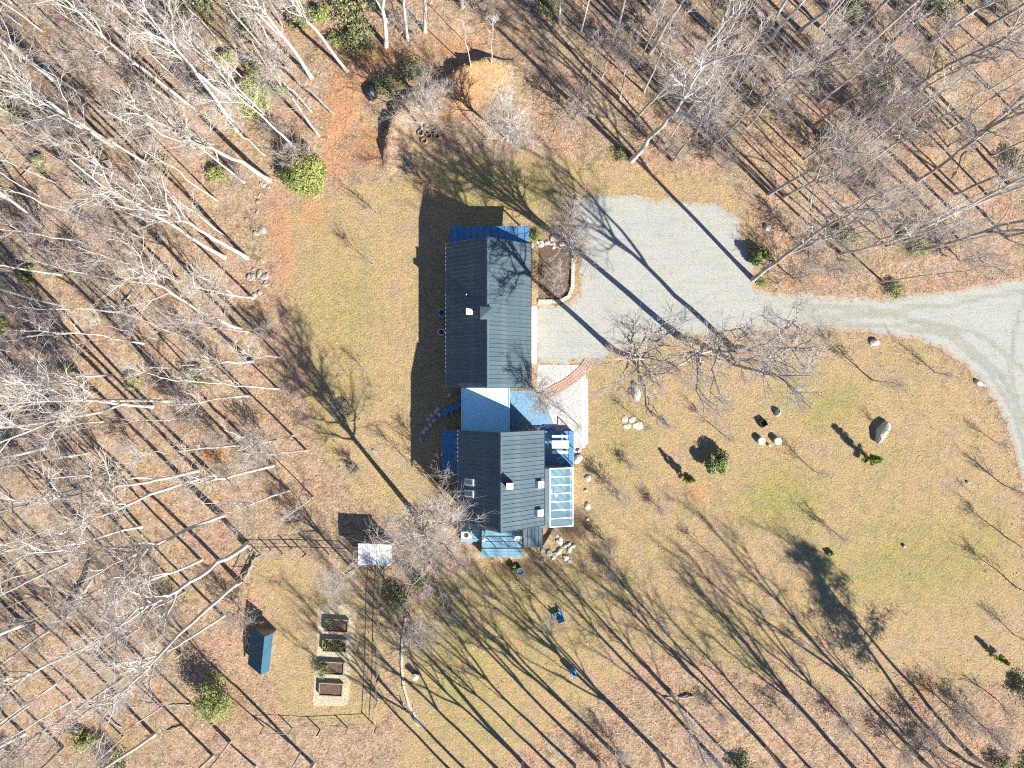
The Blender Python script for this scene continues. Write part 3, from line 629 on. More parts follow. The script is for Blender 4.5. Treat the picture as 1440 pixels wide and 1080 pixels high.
MB().bar((-.5,-.9,.03), (.6,-.75,.03), .12, .1).obj('weight_board', M['wood'], e)
for k, (px, py, s) in enumerate(((592,188,1),(600,180,.85),(604,192,.8),(615,192,1),(611,182,.8),(597,199,.9))):
    q = P(px,py); e = empty('stump_ring', (q[0],q[1],hz(q[0],q[1])), random.random(), label=label_at('small round hollow stump', px, py, 'standing'), cat='stump', group='hollow stumps inside the clay berm')
    MB().lathe([(.36*s,-.1),(.34*s,.3),(.26*s,.32),(.25*s,.1)], 14, cap=False).obj('rim', M['wood'], e); MB().lathe([(0,.12),(.255*s,.12)], 14, cap=False).obj('hollow', M['soil'], e)
# fire circle stools
for px, py, s, t, mt in ((1069,620,.36,.55,'white'),(1092,620,.36,.55,'white'),(1072,595,.34,.45,'dark'),(1081,626,.15,.35,'stone')):
    q = P(px,py); nm = {'white':'white round drum stool','dark':'black square fire box','stone':'tiny pale post'}[mt]
    e = empty('fire_box' if mt == 'dark' else 'garden_stool', (q[0],q[1],0), .5, label=label_at(nm, px, py, 'standing'), cat='fire box' if mt == 'dark' else 'stool')
    if mt == 'dark':
        for a, b in (((-s,-s,0),(s,-s+.06,t)),((-s,s-.06,0),(s,s,t)),((-s,-s+.06,0),(-s+.06,s-.06,t)),((s-.06,-s+.06,0),(s,s-.06,t))): MB().box(a, b).obj('side', M['dark'], e)
        MB().box((-s+.06,-s+.06,0), (s-.06,s-.06,.1)).obj('ash', M['soil'], e)
    else:
        MB().lathe([(s*.85,0),(s,t*.4),(s,t*.6),(s*.9,t-.04)], 18).obj('body', M[mt], e); MB().lathe([(s*.92,t-.04),(s*.95,t),(s*.5,t+.03)], 18).obj('seat', M[mt], e)

# ------------------------------------------------------------------ garden: shed, blue shed, raised beds, fences
q0 = P(503,765,2.45); q1 = P(551,795,2.3); cx, cy = (q0[0]+q1[0])/2, (q0[1]+q1[1])/2; lx, ly = q1[0]-q0[0], q0[1]-q1[1]
e = empty('garden_shed', (cx,cy,0), R(-2), label='small shed with a flat white ribbed metal roof beside the garden', cat='shed')
wl = MB().box((-lx/2+.15,-ly/2+.15,-.05), (lx/2-.15,ly/2-.15,2.25)).obj('wall', M['wood'], e)
MB().box((-.45,-ly/2+.11,.0), (.45,-ly/2+.148,1.9)).obj('door', M['siding'], e)
M['shed_roof'] = weathered('shed_roof_mat', lin(.60,.60,.60), lin(.74,.74,.74), lin(.42,.38,.33), .55)
rf = MB().add([(-lx/2,-ly/2,2.28),(lx/2,-ly/2,2.28),(lx/2,ly/2,2.46),(-lx/2,ly/2,2.46),(-lx/2,-ly/2,2.22),(lx/2,-ly/2,2.22),(lx/2,ly/2,2.40),(-lx/2,ly/2,2.40)], [(0,1,2,3),(7,6,5,4),(0,4,5,1),(1,5,6,2),(2,6,7,3),(3,7,4,0)]).obj('roof', M['shed_roof'], e)
for k in range(15):
    x = -lx/2+.05+(lx-.1)*k/14; MB().bar((x,-ly/2,2.29), (x,ly/2,2.47), .05, .03).obj('rib', M['shed_roof'], rf)
q = P(372,915,1.5); e = empty('blue_shed', (q[0],q[1],0), R(-6), label='shed with a steep dark blue saltbox roof beside the garden lawn', cat='shed'); e.scale = (.86,.86,.9)
M['shed_blue'] = weathered('shed_blue_mat', lin(.03,.10,.16), lin(.05,.145,.215), lin(.08,.11,.13), .6)
MB().add([(-1.75,-1.9,-.1),(.62,-1.9,-.1),(.62,-1.9,2.0),(.3,-1.9,2.95),(-1.75,-1.9,.9),(-1.75,1.9,-.1),(.62,1.9,-.1),(.62,1.9,2.0),(.3,1.9,2.95),(-1.75,1.9,.9)], [(0,1,2,3,4),(9,8,7,6,5),(0,5,6,1),(1,6,7,2),(2,7,8,3),(3,8,9,4),(4,9,5,0)]).obj('wall', M['siding'], e)
rw = MB().add([(.3,-2.15,3.1),(-2.1,-2.15,.66),(-2.1,2.15,.66),(.3,2.15,3.1),(.3,-2.15,3.02),(-2.1,-2.15,.58),(-2.1,2.15,.58),(.3,2.15,3.02)], [(3,2,1,0),(4,5,6,7),(0,1,5,4),(1,2,6,5),(2,3,7,6)]).obj('roof', M['shed_blue'], e)
for k in range(9):
    y = -2.1+k*.525; MB().bar((.3,y,3.115), (-2.1,y,.675), .03, .05).obj('seam', M['shed_blue'], rw)
re_ = MB().add([(.3,-2.15,3.1),(.78,-2.15,1.8),(.78,2.15,1.8),(.3,2.15,3.1),(.3,-2.15,3.02),(.78,-2.15,1.72),(.78,2.15,1.72),(.3,2.15,3.02)], [(0,1,2,3),(7,6,5,4),(4,5,1,0),(5,6,2,1),(6,7,3,2)]).obj('roof', M['shed_blue'], e)
MB().box((.62,-.4,0), (.66,.4,1.65)).obj('door', M['wood'], e)
def raised_bed(px, py, lab, fill):
    q = P(px,py,.35); e = empty('raised_bed', (q[0],q[1],0), R(-3), label=lab, cat='raised bed', group='raised beds on the sandy garden strip')
    X, Y, t, h_ = 1.18, .64, .07, .4
    for a, b in (((-X,-Y,0),(X,-Y+t,h_)),((-X,Y-t,0),(X,Y,h_)),((-X,-Y+t,0),(-X+t,Y-t,h_)),((X-t,-Y+t,0),(X,Y-t,h_))): MB().box(a, b).obj('board', M['wood'], e)
    X2, Y2 = X-t, Y-t; nx, ny = 24, 13
    U, V = np.meshgrid(np.linspace(-X2,X2,nx), np.linspace(-Y2,Y2,ny)); Z = .24+.1*fbm(U+px, V, .35, 4, 3); i2 = np.arange(nx*ny).reshape(ny,nx)
    ob('soil', np_mesh('soil', np.stack([U.ravel(),V.ravel(),Z.ravel()],1), np.stack([i2[:-1,:-1],i2[:-1,1:],i2[1:,1:],i2[1:,:-1]],-1).reshape(-1,4), M['soil']), e)
    if fill:
        n = 420; r_ = np.random.default_rng(px); lo, hi, mt, sz = fill
        c_ = np.stack([r_.uniform(lo*X2,hi*X2,n), r_.uniform(-Y2,Y2,n), r_.uniform(.28,.48,n)],1); v, f = leaf_quads(c_, r_, sz, up=.5); ob('plants', np_mesh('plants', v, f, M[mt], False), e)
def leaf_quads(c, r, size, up=.3, out=None, asp=.55):
    n = len(c); nr = r.normal(size=(n,3)); nr[:,2] = np.abs(nr[:,2])+up
    if out is not None: nr = nr*.8+out
    nr /= np.linalg.norm(nr,axis=1,keepdims=True)+1e-9
    u = np.cross(nr, r.normal(size=(n,3))); u /= np.linalg.norm(u,axis=1,keepdims=True)+1e-9; w_ = np.cross(nr,u)
    s = size*r.uniform(.6,1.3,(n,1)); a = u*s; b = w_*s*asp
    v = np.stack([c-a, c+b*.9, c+a, c-b*.9], 1).reshape(-1,3); return v, np.arange(4*n).reshape(n,4)
raised_bed(473,880,'topmost raised bed, mostly bare soil with a few weeds at its left',(-1,-.45,'leaf_dull',.1))
raised_bed(470,908,'second raised bed from the top, overgrown with yellow green weeds',(-.9,.95,'leaf_yellow',.1))
raised_bed(467,940,'third raised bed from the top, grey bush hiding its left half',None)
raised_bed(465,970,'bottom raised bed, filled with dark bare soil',None)
def fence(pts, hgt, label, mat='wood', sp=2.4, rails=(1.0,.5), wires=(.25,.75)):
    e = empty('garden_fence', (*P(*pts[0])[:2],0), label=label, cat='fence', group='fences round the garden')
    o0 = P(*pts[0])
    for a, b in zip(pts[:-1], pts[1:]):
        A = P(*a)-o0; B = P(*b)-o0; L = np.linalg.norm(B-A); n = max(1, round(L/sp))
        for k in range(n+1):
            c_ = A+(B-A)*k/n; zz = hz(c_[0]+o0[0], c_[1]+o0[1]); MB().box((c_[0]-.045,c_[1]-.045,zz-.1), (c_[0]+.045,c_[1]+.045,hgt+.08+random.uniform(-.03,.06))).obj('post', M[mat], e)
        for r_ in rails: MB().bar((A[0],A[1],hgt*r_), (B[0],B[1],hgt*r_), .035, .05).obj('rail', M[mat], e)
        for r_ in wires: MB().bar((A[0],A[1],hgt*r_), (B[0],B[1],hgt*r_), .012, .012).obj('wire', M['steel'], e)
fence([(539,800),(535,850),(533,950),(529,1022)], 1.45, 'long post and rail fence running down the right side of the garden')
fence([(366,779),(430,779),(497,781)], 1.4, 'post and rail fence along the top of the garden')
fence([(366,779),(346,822)], 1.4, 'short slanting fence at the upper left of the garden')
fence([(372,1022),(450,1026),(529,1022)], 1.3, 'post and rail fence along the bottom of the garden', rails=(1.0,))
fence([(352,776),(440,770)], 1.2, 'thin wire fence outside the top garden fence', rails=(), wires=(.2,.5,.8,1.0))

# ------------------------------------------------------------------ rocks
def rock_mesh(seed, flat=.7, sub=2):
    r = np.random.default_rng(seed); bm = bmesh.new(); bmesh.ops.create_icosphere(bm, subdivisions=sub, radius=1)
    dirs = r.normal(size=(9,3)); dirs /= np.linalg.norm(dirs,axis=1,keepdims=True); cut = r.uniform(.55,.92,9)
    for v in bm.verts:
        p = np.array(v.co)
        for d, c_ in zip(dirs, cut):
            t = p@d
            if t > c_: p = p-d*(t-c_)*.9
        p = p*(1+.05*r.normal()); v.co = Vector((p[0], p[1], p[2]*flat))
    me = bpy.data.meshes.new('rock'); bm.to_mesh(me); bm.free(); return me
ROCKS = []
for i in range(8):
    m_ = rock_mesh(40+i, .62); m_.materials.append(M['stone']); ROCKS.append(m_)
ROCKS_G = []
for i in range(6):
    m_ = rock_mesh(90+i, .6); m_.materials.append(M['grey_stone']); ROCKS_G.append(m_)
def rock(px, py, sx, sy, sz, rz=0, label=None, name='boulder', grey=False, group=None, sink=.25, look='pale stone'):
    q = P(px,py); ms = ROCKS_G if grey else ROCKS
    o = ob(name, random.choice(ms), label=label or label_at(look, px, py, 'lying'), cat='rock', group=group)
    k = 71.3/998/2; o.scale = (sx*k, sy*k, sz); o.rotation_euler = (0,0,rz); o.location = (q[0],q[1],hz(q[0],q[1])+sz*.62*(1-2*sink)*.9)
    return o
rock(1238,608,17,38,1.0,R(-32),'largest pale boulder, on the lawn right of a young pine')
rock(894,552,13,30,.55,R(5),'upright oval white boulder on the lawn right of the brick path')
for a in ((1117,477,13,11,.5),(1229,482,14,13,.55),(1375,538,15,9,.4),(1093,580,10,12,.75),(1078,321,11,10,.5),(1271,768,5,5,.35),(813,646,13,16,.4),(814,634,6,6,.3),(827,672,11,10,.3),(826,712,10,11,.3),(824,690,6,6,.25),(826,730,6,5,.2),(1360,678,4,4,.3)):
    rock(a[0],a[1],a[2],a[3],a[4],random.uniform(-.6,.6), look='pale boulder')
for k in range(9):
    px, py = 890+random.uniform(-14,16), 597+random.uniform(-8,8); rock(px,py,random.uniform(7,13),random.uniform(6,9),.1,random.random()*3,name='flat_stone',group='white slabs on the lawn', look='flat white slab')
for px, py, s in ((603,590,5),(608,584,5),(613,579,6),(617,575,5),(611,592,4),(600,603,6),(596,608,5),(592,618,5),(619,583,5),(632,556,5),(606,598,4)):
    rock(px,py,s+2,s+2,.14,random.random()*3,name='stepping_stone',group='stepping stones west of the house', look='round stepping stone', sink=.2)
for k in range(30):
    px = random.choice((random.gauss(752,9), random.gauss(783,9))); py = random.gauss(338,6) if k < 13 else random.gauss(764,12)
    if k >= 13: px = random.gauss(785,14)
    if k < 13 and 741 > px: px = 748
    rock(px,py,random.uniform(6,12),random.uniform(5,10),.25,random.random()*3,name='stone',group='stones at the house beds', look='rough pale stone')
for k in range(46):
    t = random.random(); 
    if k < 22: px, py = random.gauss(364,11), random.gauss(395,24)
    elif k < 36: px, py = 366+random.gauss(0,9)+max(0,280-0)*0, random.uniform(255,345); px += (py-300)*-.12
    else: px, py = random.choice(((521,640),(503,660),(490,590),(500,597)))[0]+random.gauss(0,7), 0; py = 640+random.gauss(0,10) if px > 508 else (658+random.gauss(0,5) if k % 2 else 592+random.gauss(0,6))
    s = random.choice((3,4,5,6,7,9,11)) if k < 36 else random.uniform(4,8)
    rock(px,py,s*random.uniform(.9,1.5),s*random.uniform(.45,.9),s*.03,random.random()*3,grey=True,sink=.4,name='stone',group='grey stones along the west bank', look='grey weathered stone')
# kerb of the planting bed and the curved edging, stone by stone
def kerb(name, pts, n, size, mat, label, cat, group=None, hgt=.2):
    e = empty(name, (0,0,0), label=label, cat=cat); pts = [P(*p) for p in pts]
    L = sum(np.linalg.norm(b-a) for a, b in zip(pts[:-1], pts[1:]))
    ms = []
    for i in range(4):
        mb = MB().box((-L/n/2+.012,-size/2,-.05), (L/n/2-.012,size/2,hgt*(.85+.1*i))); mm_ = mb.mesh('kerb_stone', M[mat]); ms.append(mm_)
    for k in range(n):
        p, t = along(pts, (k+.5)*L/n); o = ob('kerb_stone', random.choice(ms), e); o.location = (p[0],p[1],hz(p[0],p[1])); o.rotation_euler = (0,0,math.atan2(t[1],t[0])+random.uniform(-.06,.06))
kerb('bed_kerb', [(806,328),(806,370),(805,404),(800,417),(788,424),(757,424)], 34, .36, 'stone', 'pale stone kerb curving round the planting bed beside the garage', 'kerb', hgt=.24)
kerb('garden_edging', [(571,868),(566,900),(565,935),(568,965),(575,990),(588,1012),(600,1026)], 42, .2, 'stone', 'low curved stone edging between the fence and the lower lawn', 'edging', hgt=.16)
kerb('timber_edging', [(782,742),(775,754),(764,771)], 2, .42, 'wood', 'thick timber beam slanting from the sunroom corner', 'timber', hgt=.35)
kerb('timber_edging', [(745,772),(760,784),(772,800)], 2, .12, 'wood', 'thin pale timber slanting away from the porch roof', 'timber', hgt=.2)

# ------------------------------------------------------------------ trees: grown once per shape, then copied one by one
def norm(a): return a/(np.linalg.norm(a,axis=-1,keepdims=True)+1e-9)
def children(par, prad, m, t0, t1, ang, length, k, r, up=.25, rmax=.1, rtip=.006, wob=.12, shape=None, curl=.25):
    """m side branches from every parent branch; par (N,K,3)"""
    N, K, _ = par.shape
    t = np.sort(r.uniform(t0, t1, (N,m)), axis=1) if t1 > t0 else np.full((N,m), t0)
    x = t*(K-1); i = np.clip(x.astype(int), 0, K-2); fr = (x-i)[..., None]; n = np.arange(N)[:, None]
    st = par[n,i]*(1-fr)+par[n,i+1]*fr; rr = prad[n,i]*(1-fr[...,0])+prad[n,i+1]*fr[...,0]
    tg = norm(par[n,i+1]-par[n,i])
    pr = norm(np.cross(tg, r.normal(size=tg.shape)))
    if m > 1 and K > 8:          # spread round the trunk
        az = (np.arange(m)[None]*2.4+r.uniform(0,6.28,(N,1)))[..., None]; ref = norm(np.cross(tg, np.array([.31,.95,.07]))); pr = ref*np.cos(az)+np.cross(tg,ref)*np.sin(az)
    a = R(ang)*r.uniform(.7,1.3,(N,m,1)); d = norm(tg*np.cos(a)+pr*np.sin(a)+np.array([0,0,up]))
    plen = np.linalg.norm(par[:,-1]-par[:,0],axis=1)[:,None]
    L = length*r.uniform(.65,1.25,(N,m)) if length > 1 else plen*length*r.uniform(.6,1.3,(N,m))
    if shape is not None: L = L*shape(t)
    d = d.reshape(-1,3); st = st.reshape(-1,3); L = L.reshape(-1,1,1); rr = rr.reshape(-1)
    s = np.linspace(0,1,k+1)[None,:,None]
    w_ = np.cumsum(r.normal(size=(len(d),k+1,3))*wob/k**.5, axis=1); w_ -= w_[:, :1]
    pts = st[:,None]+L*(d[:,None]*s+np.array([0,0,curl])*s*s*.6+w_*s)
    r0 = np.minimum(rr*.68, rmax); rad = r0[:,None]*(1-s[...,0])**.8+rtip
    return pts, np.minimum(rad, np.maximum(rr[:,None]*.9, rtip))
def grow(seed, Ht, r0, bole, nprim, plen, pang, sub=(6,6,4), fork=0, wob=.13, twl=.55, tip=.0075, curl=.25):
    """a bare tree: returns (trunk, crown) as vertex and face arrays"""
    r = np.random.default_rng(seed); K = 14
    s = np.linspace(0,1,K); wv = np.cumsum(r.normal(size=(K,2))*wob, axis=0); wv -= wv[0]; wv *= (s**.7)[:,None]
    trunk = np.zeros((1,K,3)); trunk[0,:,:2] = wv; trunk[0,:,2] = s*Ht
    trad = (r0*(1-s*.86)**.75+.02*(1-s))[None]; trad[0,0] *= 1.35
    big = [(trunk,trad,8)]; src = [(trunk,trad)]
    if fork:
        f, fr = children(trunk,trad,fork,max(.25,bole-.12),bole+.12,26,Ht*.5,9,r,up=.7,rmax=r0*.6,rtip=min(.03,r0*.2),wob=.12); big.append((f,fr,6)); src.append((f,fr))
    thin = []
    for p, pr in src:
        main = p is trunk
        l1, r1 = children(p,pr,nprim if main else max(4,nprim//2),bole if main else .3,.98,pang,plen if main else plen*.7,7,r,up=.15,rmax=r0*.36,rtip=min(.012,r0*.1),wob=.15,shape=lambda t: np.clip(1.25-.75*t,.35,1.2) if main else np.clip(1.1-.5*t,.4,1), curl=curl)
        big.append((l1,r1,5))
        l2, r2 = children(l1,r1,sub[0],.22,.97,42,.46,5,r,up=.1,rmax=.024,rtip=tip*1.2,wob=.14,curl=curl); thin.append((l2,r2,4))
        l3, r3 = children(l2,r2,sub[1],.2,1.0,40,.5,3,r,up=.08,rmax=.010,rtip=tip*.95,wob=.2,curl=.15); thin.append((l3,r3,3))
        tw, rt = children(l3,r3,sub[2],.15,1.0,38,twl,2,r,up=.05,rmax=.006,rtip=tip*.85,wob=.15,curl=.1); thin.append((tw,rt,3))
        tw, rt = children(l1,r1,5,.4,1.0,45,.22,3,r,up=.1,rmax=.02,rtip=tip,wob=.2); thin.append((tw,rt,3))
    out = []
    for lst in (big, thin):
        vv = []; ff = []; n = 0
        for p, q_, sd in lst:
            v, f = tubes_np(p,q_,sd); vv.append(v); ff.append(f+n); n += len(v)
        out.append((np.concatenate(vv), np.concatenate(ff)))
    return out
PROTO = {}
def proto(key, bmat, tmat, Ht, **kw):
    (tv,tf), (cv,cf) = grow(Ht=Ht, **kw)
    PROTO[key] = (np_mesh('trunk', tv, tf, M[bmat]), np_mesh('crown', cv, cf, M[tmat]), Ht)
# tall forest trees
for i in range(7):
    proto(f'tall{i}', 'bark_pale', 'twig', 23, seed=100+i, r0=.145+.03*(i%3), bole=.44+.07*(i%3), nprim=8+i%4, plen=4.8, pang=34, fork=(0,2,0,1,0,1,1)[i], sub=(5,5,3), tip=.0042, wob=.10+.05*(i%3))
for i in range(4):
    proto(f'grey{i}', 'bark_grey', 'twig_grey', 21, seed=200+i, r0=.16, bole=.42, nprim=8, plen=5.0, pang=38, fork=(1,0,1,0)[i], sub=(5,5,3), tip=.0042)
for i in range(3):   # slim poles
    proto(f'pole{i}', 'bark_pale', 'twig', 17, seed=300+i, r0=.075, bole=.45, nprim=9, plen=2.6, pang=34, sub=(5,4,2), tip=.004)
for i in range(3):   # fuzzy spreading yard trees
    proto(f'fuzz{i}', 'bark_pale', 'twig', 9, seed=400+i, r0=.12, bole=.2, nprim=10, plen=3.4, pang=42, fork=2, sub=(7,6,4), twl=.5, tip=.0042)
for i in range(3):   # open headed yard trees by the drive
    proto(f'open{i}', 'bark_grey', 'twig', 15, seed=430+i, r0=.2, bole=.52, nprim=9, plen=4.4, pang=50, fork=2, sub=(6,6,3), twl=.5, tip=.0045)
for i in range(3):   # forest edge trees that fork low
    proto(f'fan{i}', 'bark_grey', 'twig_grey', 20, seed=470+i, r0=.15, bole=.34, nprim=9, plen=4.6, pang=26, fork=2, sub=(4,4,2), tip=.0038, wob=.14)
for i in range(2):   # big fuzzy grey tree near the house
    proto(f'wide{i}', 'bark_grey', 'twig', 15, seed=450+i, r0=.24, bole=.34, nprim=11, plen=4.8, pang=50, fork=2, sub=(8,8,5), twl=.5, tip=.0042)
for i in range(3):   # saplings
    proto(f'sap{i}', 'bark_grey', 'twig_grey', 3.4, seed=500+i, r0=.03, bole=.18, nprim=15, plen=1.15, pang=32, sub=(3,2,2), tip=.004, wob=.05, curl=.5)
for i in range(3):   # brush
    proto(f'brush{i}', 'twig_brown', 'twig_grey', 2.6, seed=600+i, r0=.03, bole=.05, nprim=12, plen=1.6, pang=55, fork=3, sub=(4,4,2), tip=.005, wob=.1)
proto('russet', 'bark_grey', 'twig_brown', 3.2, seed=655, r0=.05, bole=.12, nprim=12, plen=1.6, pang=55, fork=2, sub=(5,4,3), tip=.006)
def place(name, key, px, py, dpx=None, dpy=None, scale=1.0, label='', cat='tree', group=None, rz=None, maxlean=.28, sink=.08, lean_by=None):
    q = P(px,py); tm, cm_, Ht = PROTO[key]
    e = empty(name, (q[0],q[1],hz(q[0],q[1])-sink), label=label, cat=cat, group=group)
    lean = np.zeros(2)
    if dpx is not None:
        d = np.array((dpx-px, py-dpy), float); d /= np.hypot(*d); b_ = q[:2]/CAM_H
        lean = -(b_-(b_@d)*d); ln = np.hypot(*lean)
        if ln > maxlean: lean *= maxlean/ln
    else: lean = RNG.normal(size=2)*.05
    if lean_by is not None: lean = np.array(lean_by)
    up = Vector((lean[0],lean[1],1)).normalized()
    spin = Matrix.Rotation(random.uniform(0,6.28) if rz is None else rz, 4, 'Z')
    e.rotation_euler = (Vector((0,0,1)).rotation_difference(up).to_matrix().to_4x4() @ spin).to_euler(); e.scale = (scale,)*3
    ob('trunk', tm, e); ob('crown', cm_, e); return e
_c = {}
def cyc(kind, n):
    _c[kind] = _c.get(kind, -1)+1; return f'{kind}{_c[kind] % n}'
# traced trees: base pixel, a pixel further up the trunk, kind, size, look
TREES = [
 (280,160,157,53,'tall',1.1),(157,205,43,130,'tall',1.0),(75,112,25,73,'tall',.95),(437,108,400,53,'tall',1.15),(333,183,283,110,'tall',1.0),(378,253,290,200,'tall',1.1),
 (423,215,365,165,'tall',.8),(315,362,213,303,'tall',1.15),(323,338,213,257,'pole',1.1),(305,282,220,225,'pole',1.0),(487,98,457,63,'tall',.9),(240,37,213,10,'tall',1.0),(63,323,10,250,'tall',1.0),
 (338,463,240,425,'tall',.95),(355,508,280,520,'tall',.62),(267,564,130,568,'tall',1.15),(213,572,100,566,'tall',1.0),(412,613,350,626,'tall',.6),(383,655,310,675,'tall',.8),(278,662,133,690,'tall',1.1),
 (300,668,170,702,'tall',1.0),(60,630,0,648,'tall',.9),(100,590,0,598,'tall',1.0),(83,430,20,415,'tall',.9),(313,725,215,765,'tall',1.0),(348,765,250,835,'tall',1.1),(282,788,187,830,'tall',.85),
 (337,817,250,890,'tall',1.1),(35,877,0,892,'tall',1.0),(33,1033,0,1050,'tall',1.0),(123,738,50,758,'tall',.95),(300,1062,270,1090,'grey',.8),(217,1033,165,1072,'tall',.9),(170,955,95,1005,'grey',.9),
 (542,63,539,0,'tall',.95),(573,55,565,0,'tall',.95),(597,42,597,0,'tall',.95),(650,8,650,-20,'tall',.9),(787,30,789,0,'tall',1.0),(917,18,930,-5,'tall',1.0),(915,73,950,15,'tall',.95),
 (888,225,930,182,'tall',1.1),(895,165,950,112,'tall',.85),(847,107,858,73,'pole',.7),(872,138,885,87,'pole',.8),(663,100,660,65,'pole',.6),(691,95,693,62,'pole',.6),(612,162,608,120,'fuzz',.7),(593,182,596,140,'fuzz',.9),
 (685,197,703,140,'pole',.6),(713,197,728,140,'fuzz',1.0),(828,118,836,92,'pole',.65),
 (1059,393,1122,349,'grey',1.2),(1212,168,1300,115,'grey',1.15),(1153,93,1207,45,'grey',1.1),(1082,273,1160,228,'grey',.95),(1103,277,1170,240,'grey',.8),(1375,190,1430,140,'grey',1.1),(1287,353,1400,328,'grey',1.05),
 (1080,42,1097,15,'tall',.9),(1127,42,1165,10,'tall',.9),(1390,37,1430,12,'grey',1.0),(1015,63,1040,20,'tall',.85),(1060,150,1100,118,'grey',.9),(1000,205,1040,168,'grey',.9),(1290,255,1350,215,'grey',.95),(1200,240,1260,205,'tall',.85),(1340,300,1400,275,'tall',.9),
 (960,110,985,75,'tall',.8),(1140,180,1180,150,'grey',.85),(1310,60,1350,30,'tall',.9),(1420,260,1460,240,'grey',1.0),(1250,60,1290,30,'grey',.9)]
for bx, by, mx_, my_, kd, sc in TREES:
    key = cyc(kd, {'tall':7,'grey':4,'pole':3,'fuzz':3}[kd])
    look = {'tall':'tall pale bare tree','grey':'grey barked bare tree','pole':'slim pale bare tree','fuzz':'low bare tree with fuzzy twigs'}[kd]
    place('bare_tree', key, bx, by, mx_, my_, sc, label_at(look, bx, by), 'tree', 'bare trees of the surrounding woods')
# trees by the yard and drive
YARD = [(802,345,810,325,'fuzz2',1.05,'spreading white limbed bare tree at the top of the planting bed'),(862,492,884,496,'open0',1.3,'many stemmed bare tree at the drive edge right of the brick path'),
 (956,474,995,485,'open1',1.45,'wide bare tree with reddish base on the lawn rim below the parking pad'),
 (1028,487,1105,492,'open2',1.25,'leaning bare tree just left of the drive mouth boulder'),
 (757,553,762,548,'fuzz0',.75,'small dark bare tree at the inner end of the brick path'),(741,600,735,585,'sap1',1.5,'small bare tree in the shaded corner bed beside the patio'),
 (583,722,590,800,'wide0',1.1,'big forked bare tree between the white shed and the house'),(497,800,470,822,'wide1',.5,'bare tree with grey twigs just left of the white shed'),
 (575,865,580,890,'fuzz1',.85,'bushy bare tree at the top of the curved edging'),(790,388,790,380,'sap2',1.3,'small bare tree within the planting bed'),(779,405,782,400,'brush0',1.1,'twiggy shrub in the lower part of the planting bed'),
 (620,668,608,650,'sap0',1.5,'pale bare sapling at the bay roof corner'),(636,715,625,700,'sap1',1.7,'pale twiggy small tree against the house west wall'),(608,268,600,255,'russet',1.0,'orange leafed small tree at the tip of the garage shadow')]
for bx, by, mx_, my_, key, sc, lab in YARD: place('yard_tree', key, bx, by, mx_, my_, sc, lab, 'tree')
# woods along the bottom and right whose crowns lean out of the picture
EDGE = [(1010,1074,1.15),(925,1056,1.1),(868,1062,1.05),(842,1072,1.0),(808,1076,.95),(1078,1052,.85),(1108,1085,1.0),(1205,1084,.95),(1300,1072,1.15),(1368,1064,.9),(1218,1100,.9),(700,1082,.9),(760,1100,1.0),(640,1090,.8),(965,1095,1.0),(440,1075,.9),(1270,1030,.55),(735,1072,.8),(895,1090,.9),(780,1082,.85),(1050,1090,.9),(1150,1092,.85),(1250,1088,.9),(670,1098,.9)]
for k, (bx, by, sc) in enumerate(EDGE):
    place('bare_tree', f'fan{k%3}' if k % 3 else f'tall{k%7}', bx, by, None, None, sc, label_at('bare tree casting long shadows', bx, by), 'tree', 'bare trees along the bottom edge', lean_by=(RNG.normal()*.03+(.04 if bx > 1000 else 0), RNG.normal()*.03+(.07 if bx > 1000 else 0)))
# random slimmer trees filling the woods
pts_used = [(a[0],a[1]) for a in TREES]
def in_woods(px, py):
    q = P(px,py); x = np.array([q[0]]); y = np.array([q[1]])
    if sdf(x,y,DRIVE_W)[0] > -1.2 or lawn_mask(x,y)[0] > -1.0: return False
    if 480 < px < 860 and 180 < py < 820: return False
    if 470 < px < 760 and 70 < py: return False
    return not (340 < px < 560 and 740 < py < 1040)
n_ = 0; tries = 0
while n_ < 145 and tries < 12000:
    tries += 1; px, py = random.uniform(0,1440), random.uniform(0,1080)
    if not in_woods(px,py) or (py > 980 and px > 560): continue
    if min(math.hypot(px-a,py-b) for a, b in pts_used) < 25: continue
    pts_used.append((px,py)); n_ += 1
    right = px > 860
    kd = random.choice(('pole','pole','pole','tall','pole','grey') if not right else ('grey','pole','pole','pole','tall')); sc = random.uniform(.55,.95) if kd != 'pole' else random.uniform(.7,1.15)
    look = {'tall':'slender pale bare tree','grey':'slender grey bare tree','pole':'thin pole-like bare tree'}[kd]
    place('bare_tree', cyc(kd, {'tall':7,'grey':4,'pole':3}[kd]), px, py, None, None, sc, label_at(look, px, py), 'tree', 'slender trees within the woods')
# brush in the woods
n_ = 0; tries = 0; bu = []
while n_ < 70 and tries < 5000:
    tries += 1; px, py = random.uniform(0,1440), random.uniform(0,1080)
    if not in_woods(px,py): continue
    if bu and min(math.hypot(px-a,py-b) for a, b in bu) < 30: continue
    if vnoise(px/90, py/90, 77) < .42: continue
    bu.append((px,py)); n_ += 1
    place('brush', cyc('brush',3), px, py, None, None, random.uniform(.7,1.6), label_at('bare twiggy brush', px, py, 'growing'), 'shrub', 'bare brush under the trees')
for px, py, s in ((478,572,.9),(856,765,.75),(857,800,.6),(886,655,.6),(868,690,1.0),(925,712,.6),(500,655,.7),(940,600,.3),(780,745,.4),(1120,900,.5),(1100,1000,.8),(1010,1000,.7),(1180,1010,.8),(640,860,.4),(1330,990,1.2),(1290,1020,1.1),(1380,1020,1.3),(1260,1050,1.0)):
    place('brush', cyc('brush',3), px, py, None, None, s, label_at('small brown bare shrub', px, py, 'growing'), 'shrub', 'small shrubs on the lawns')
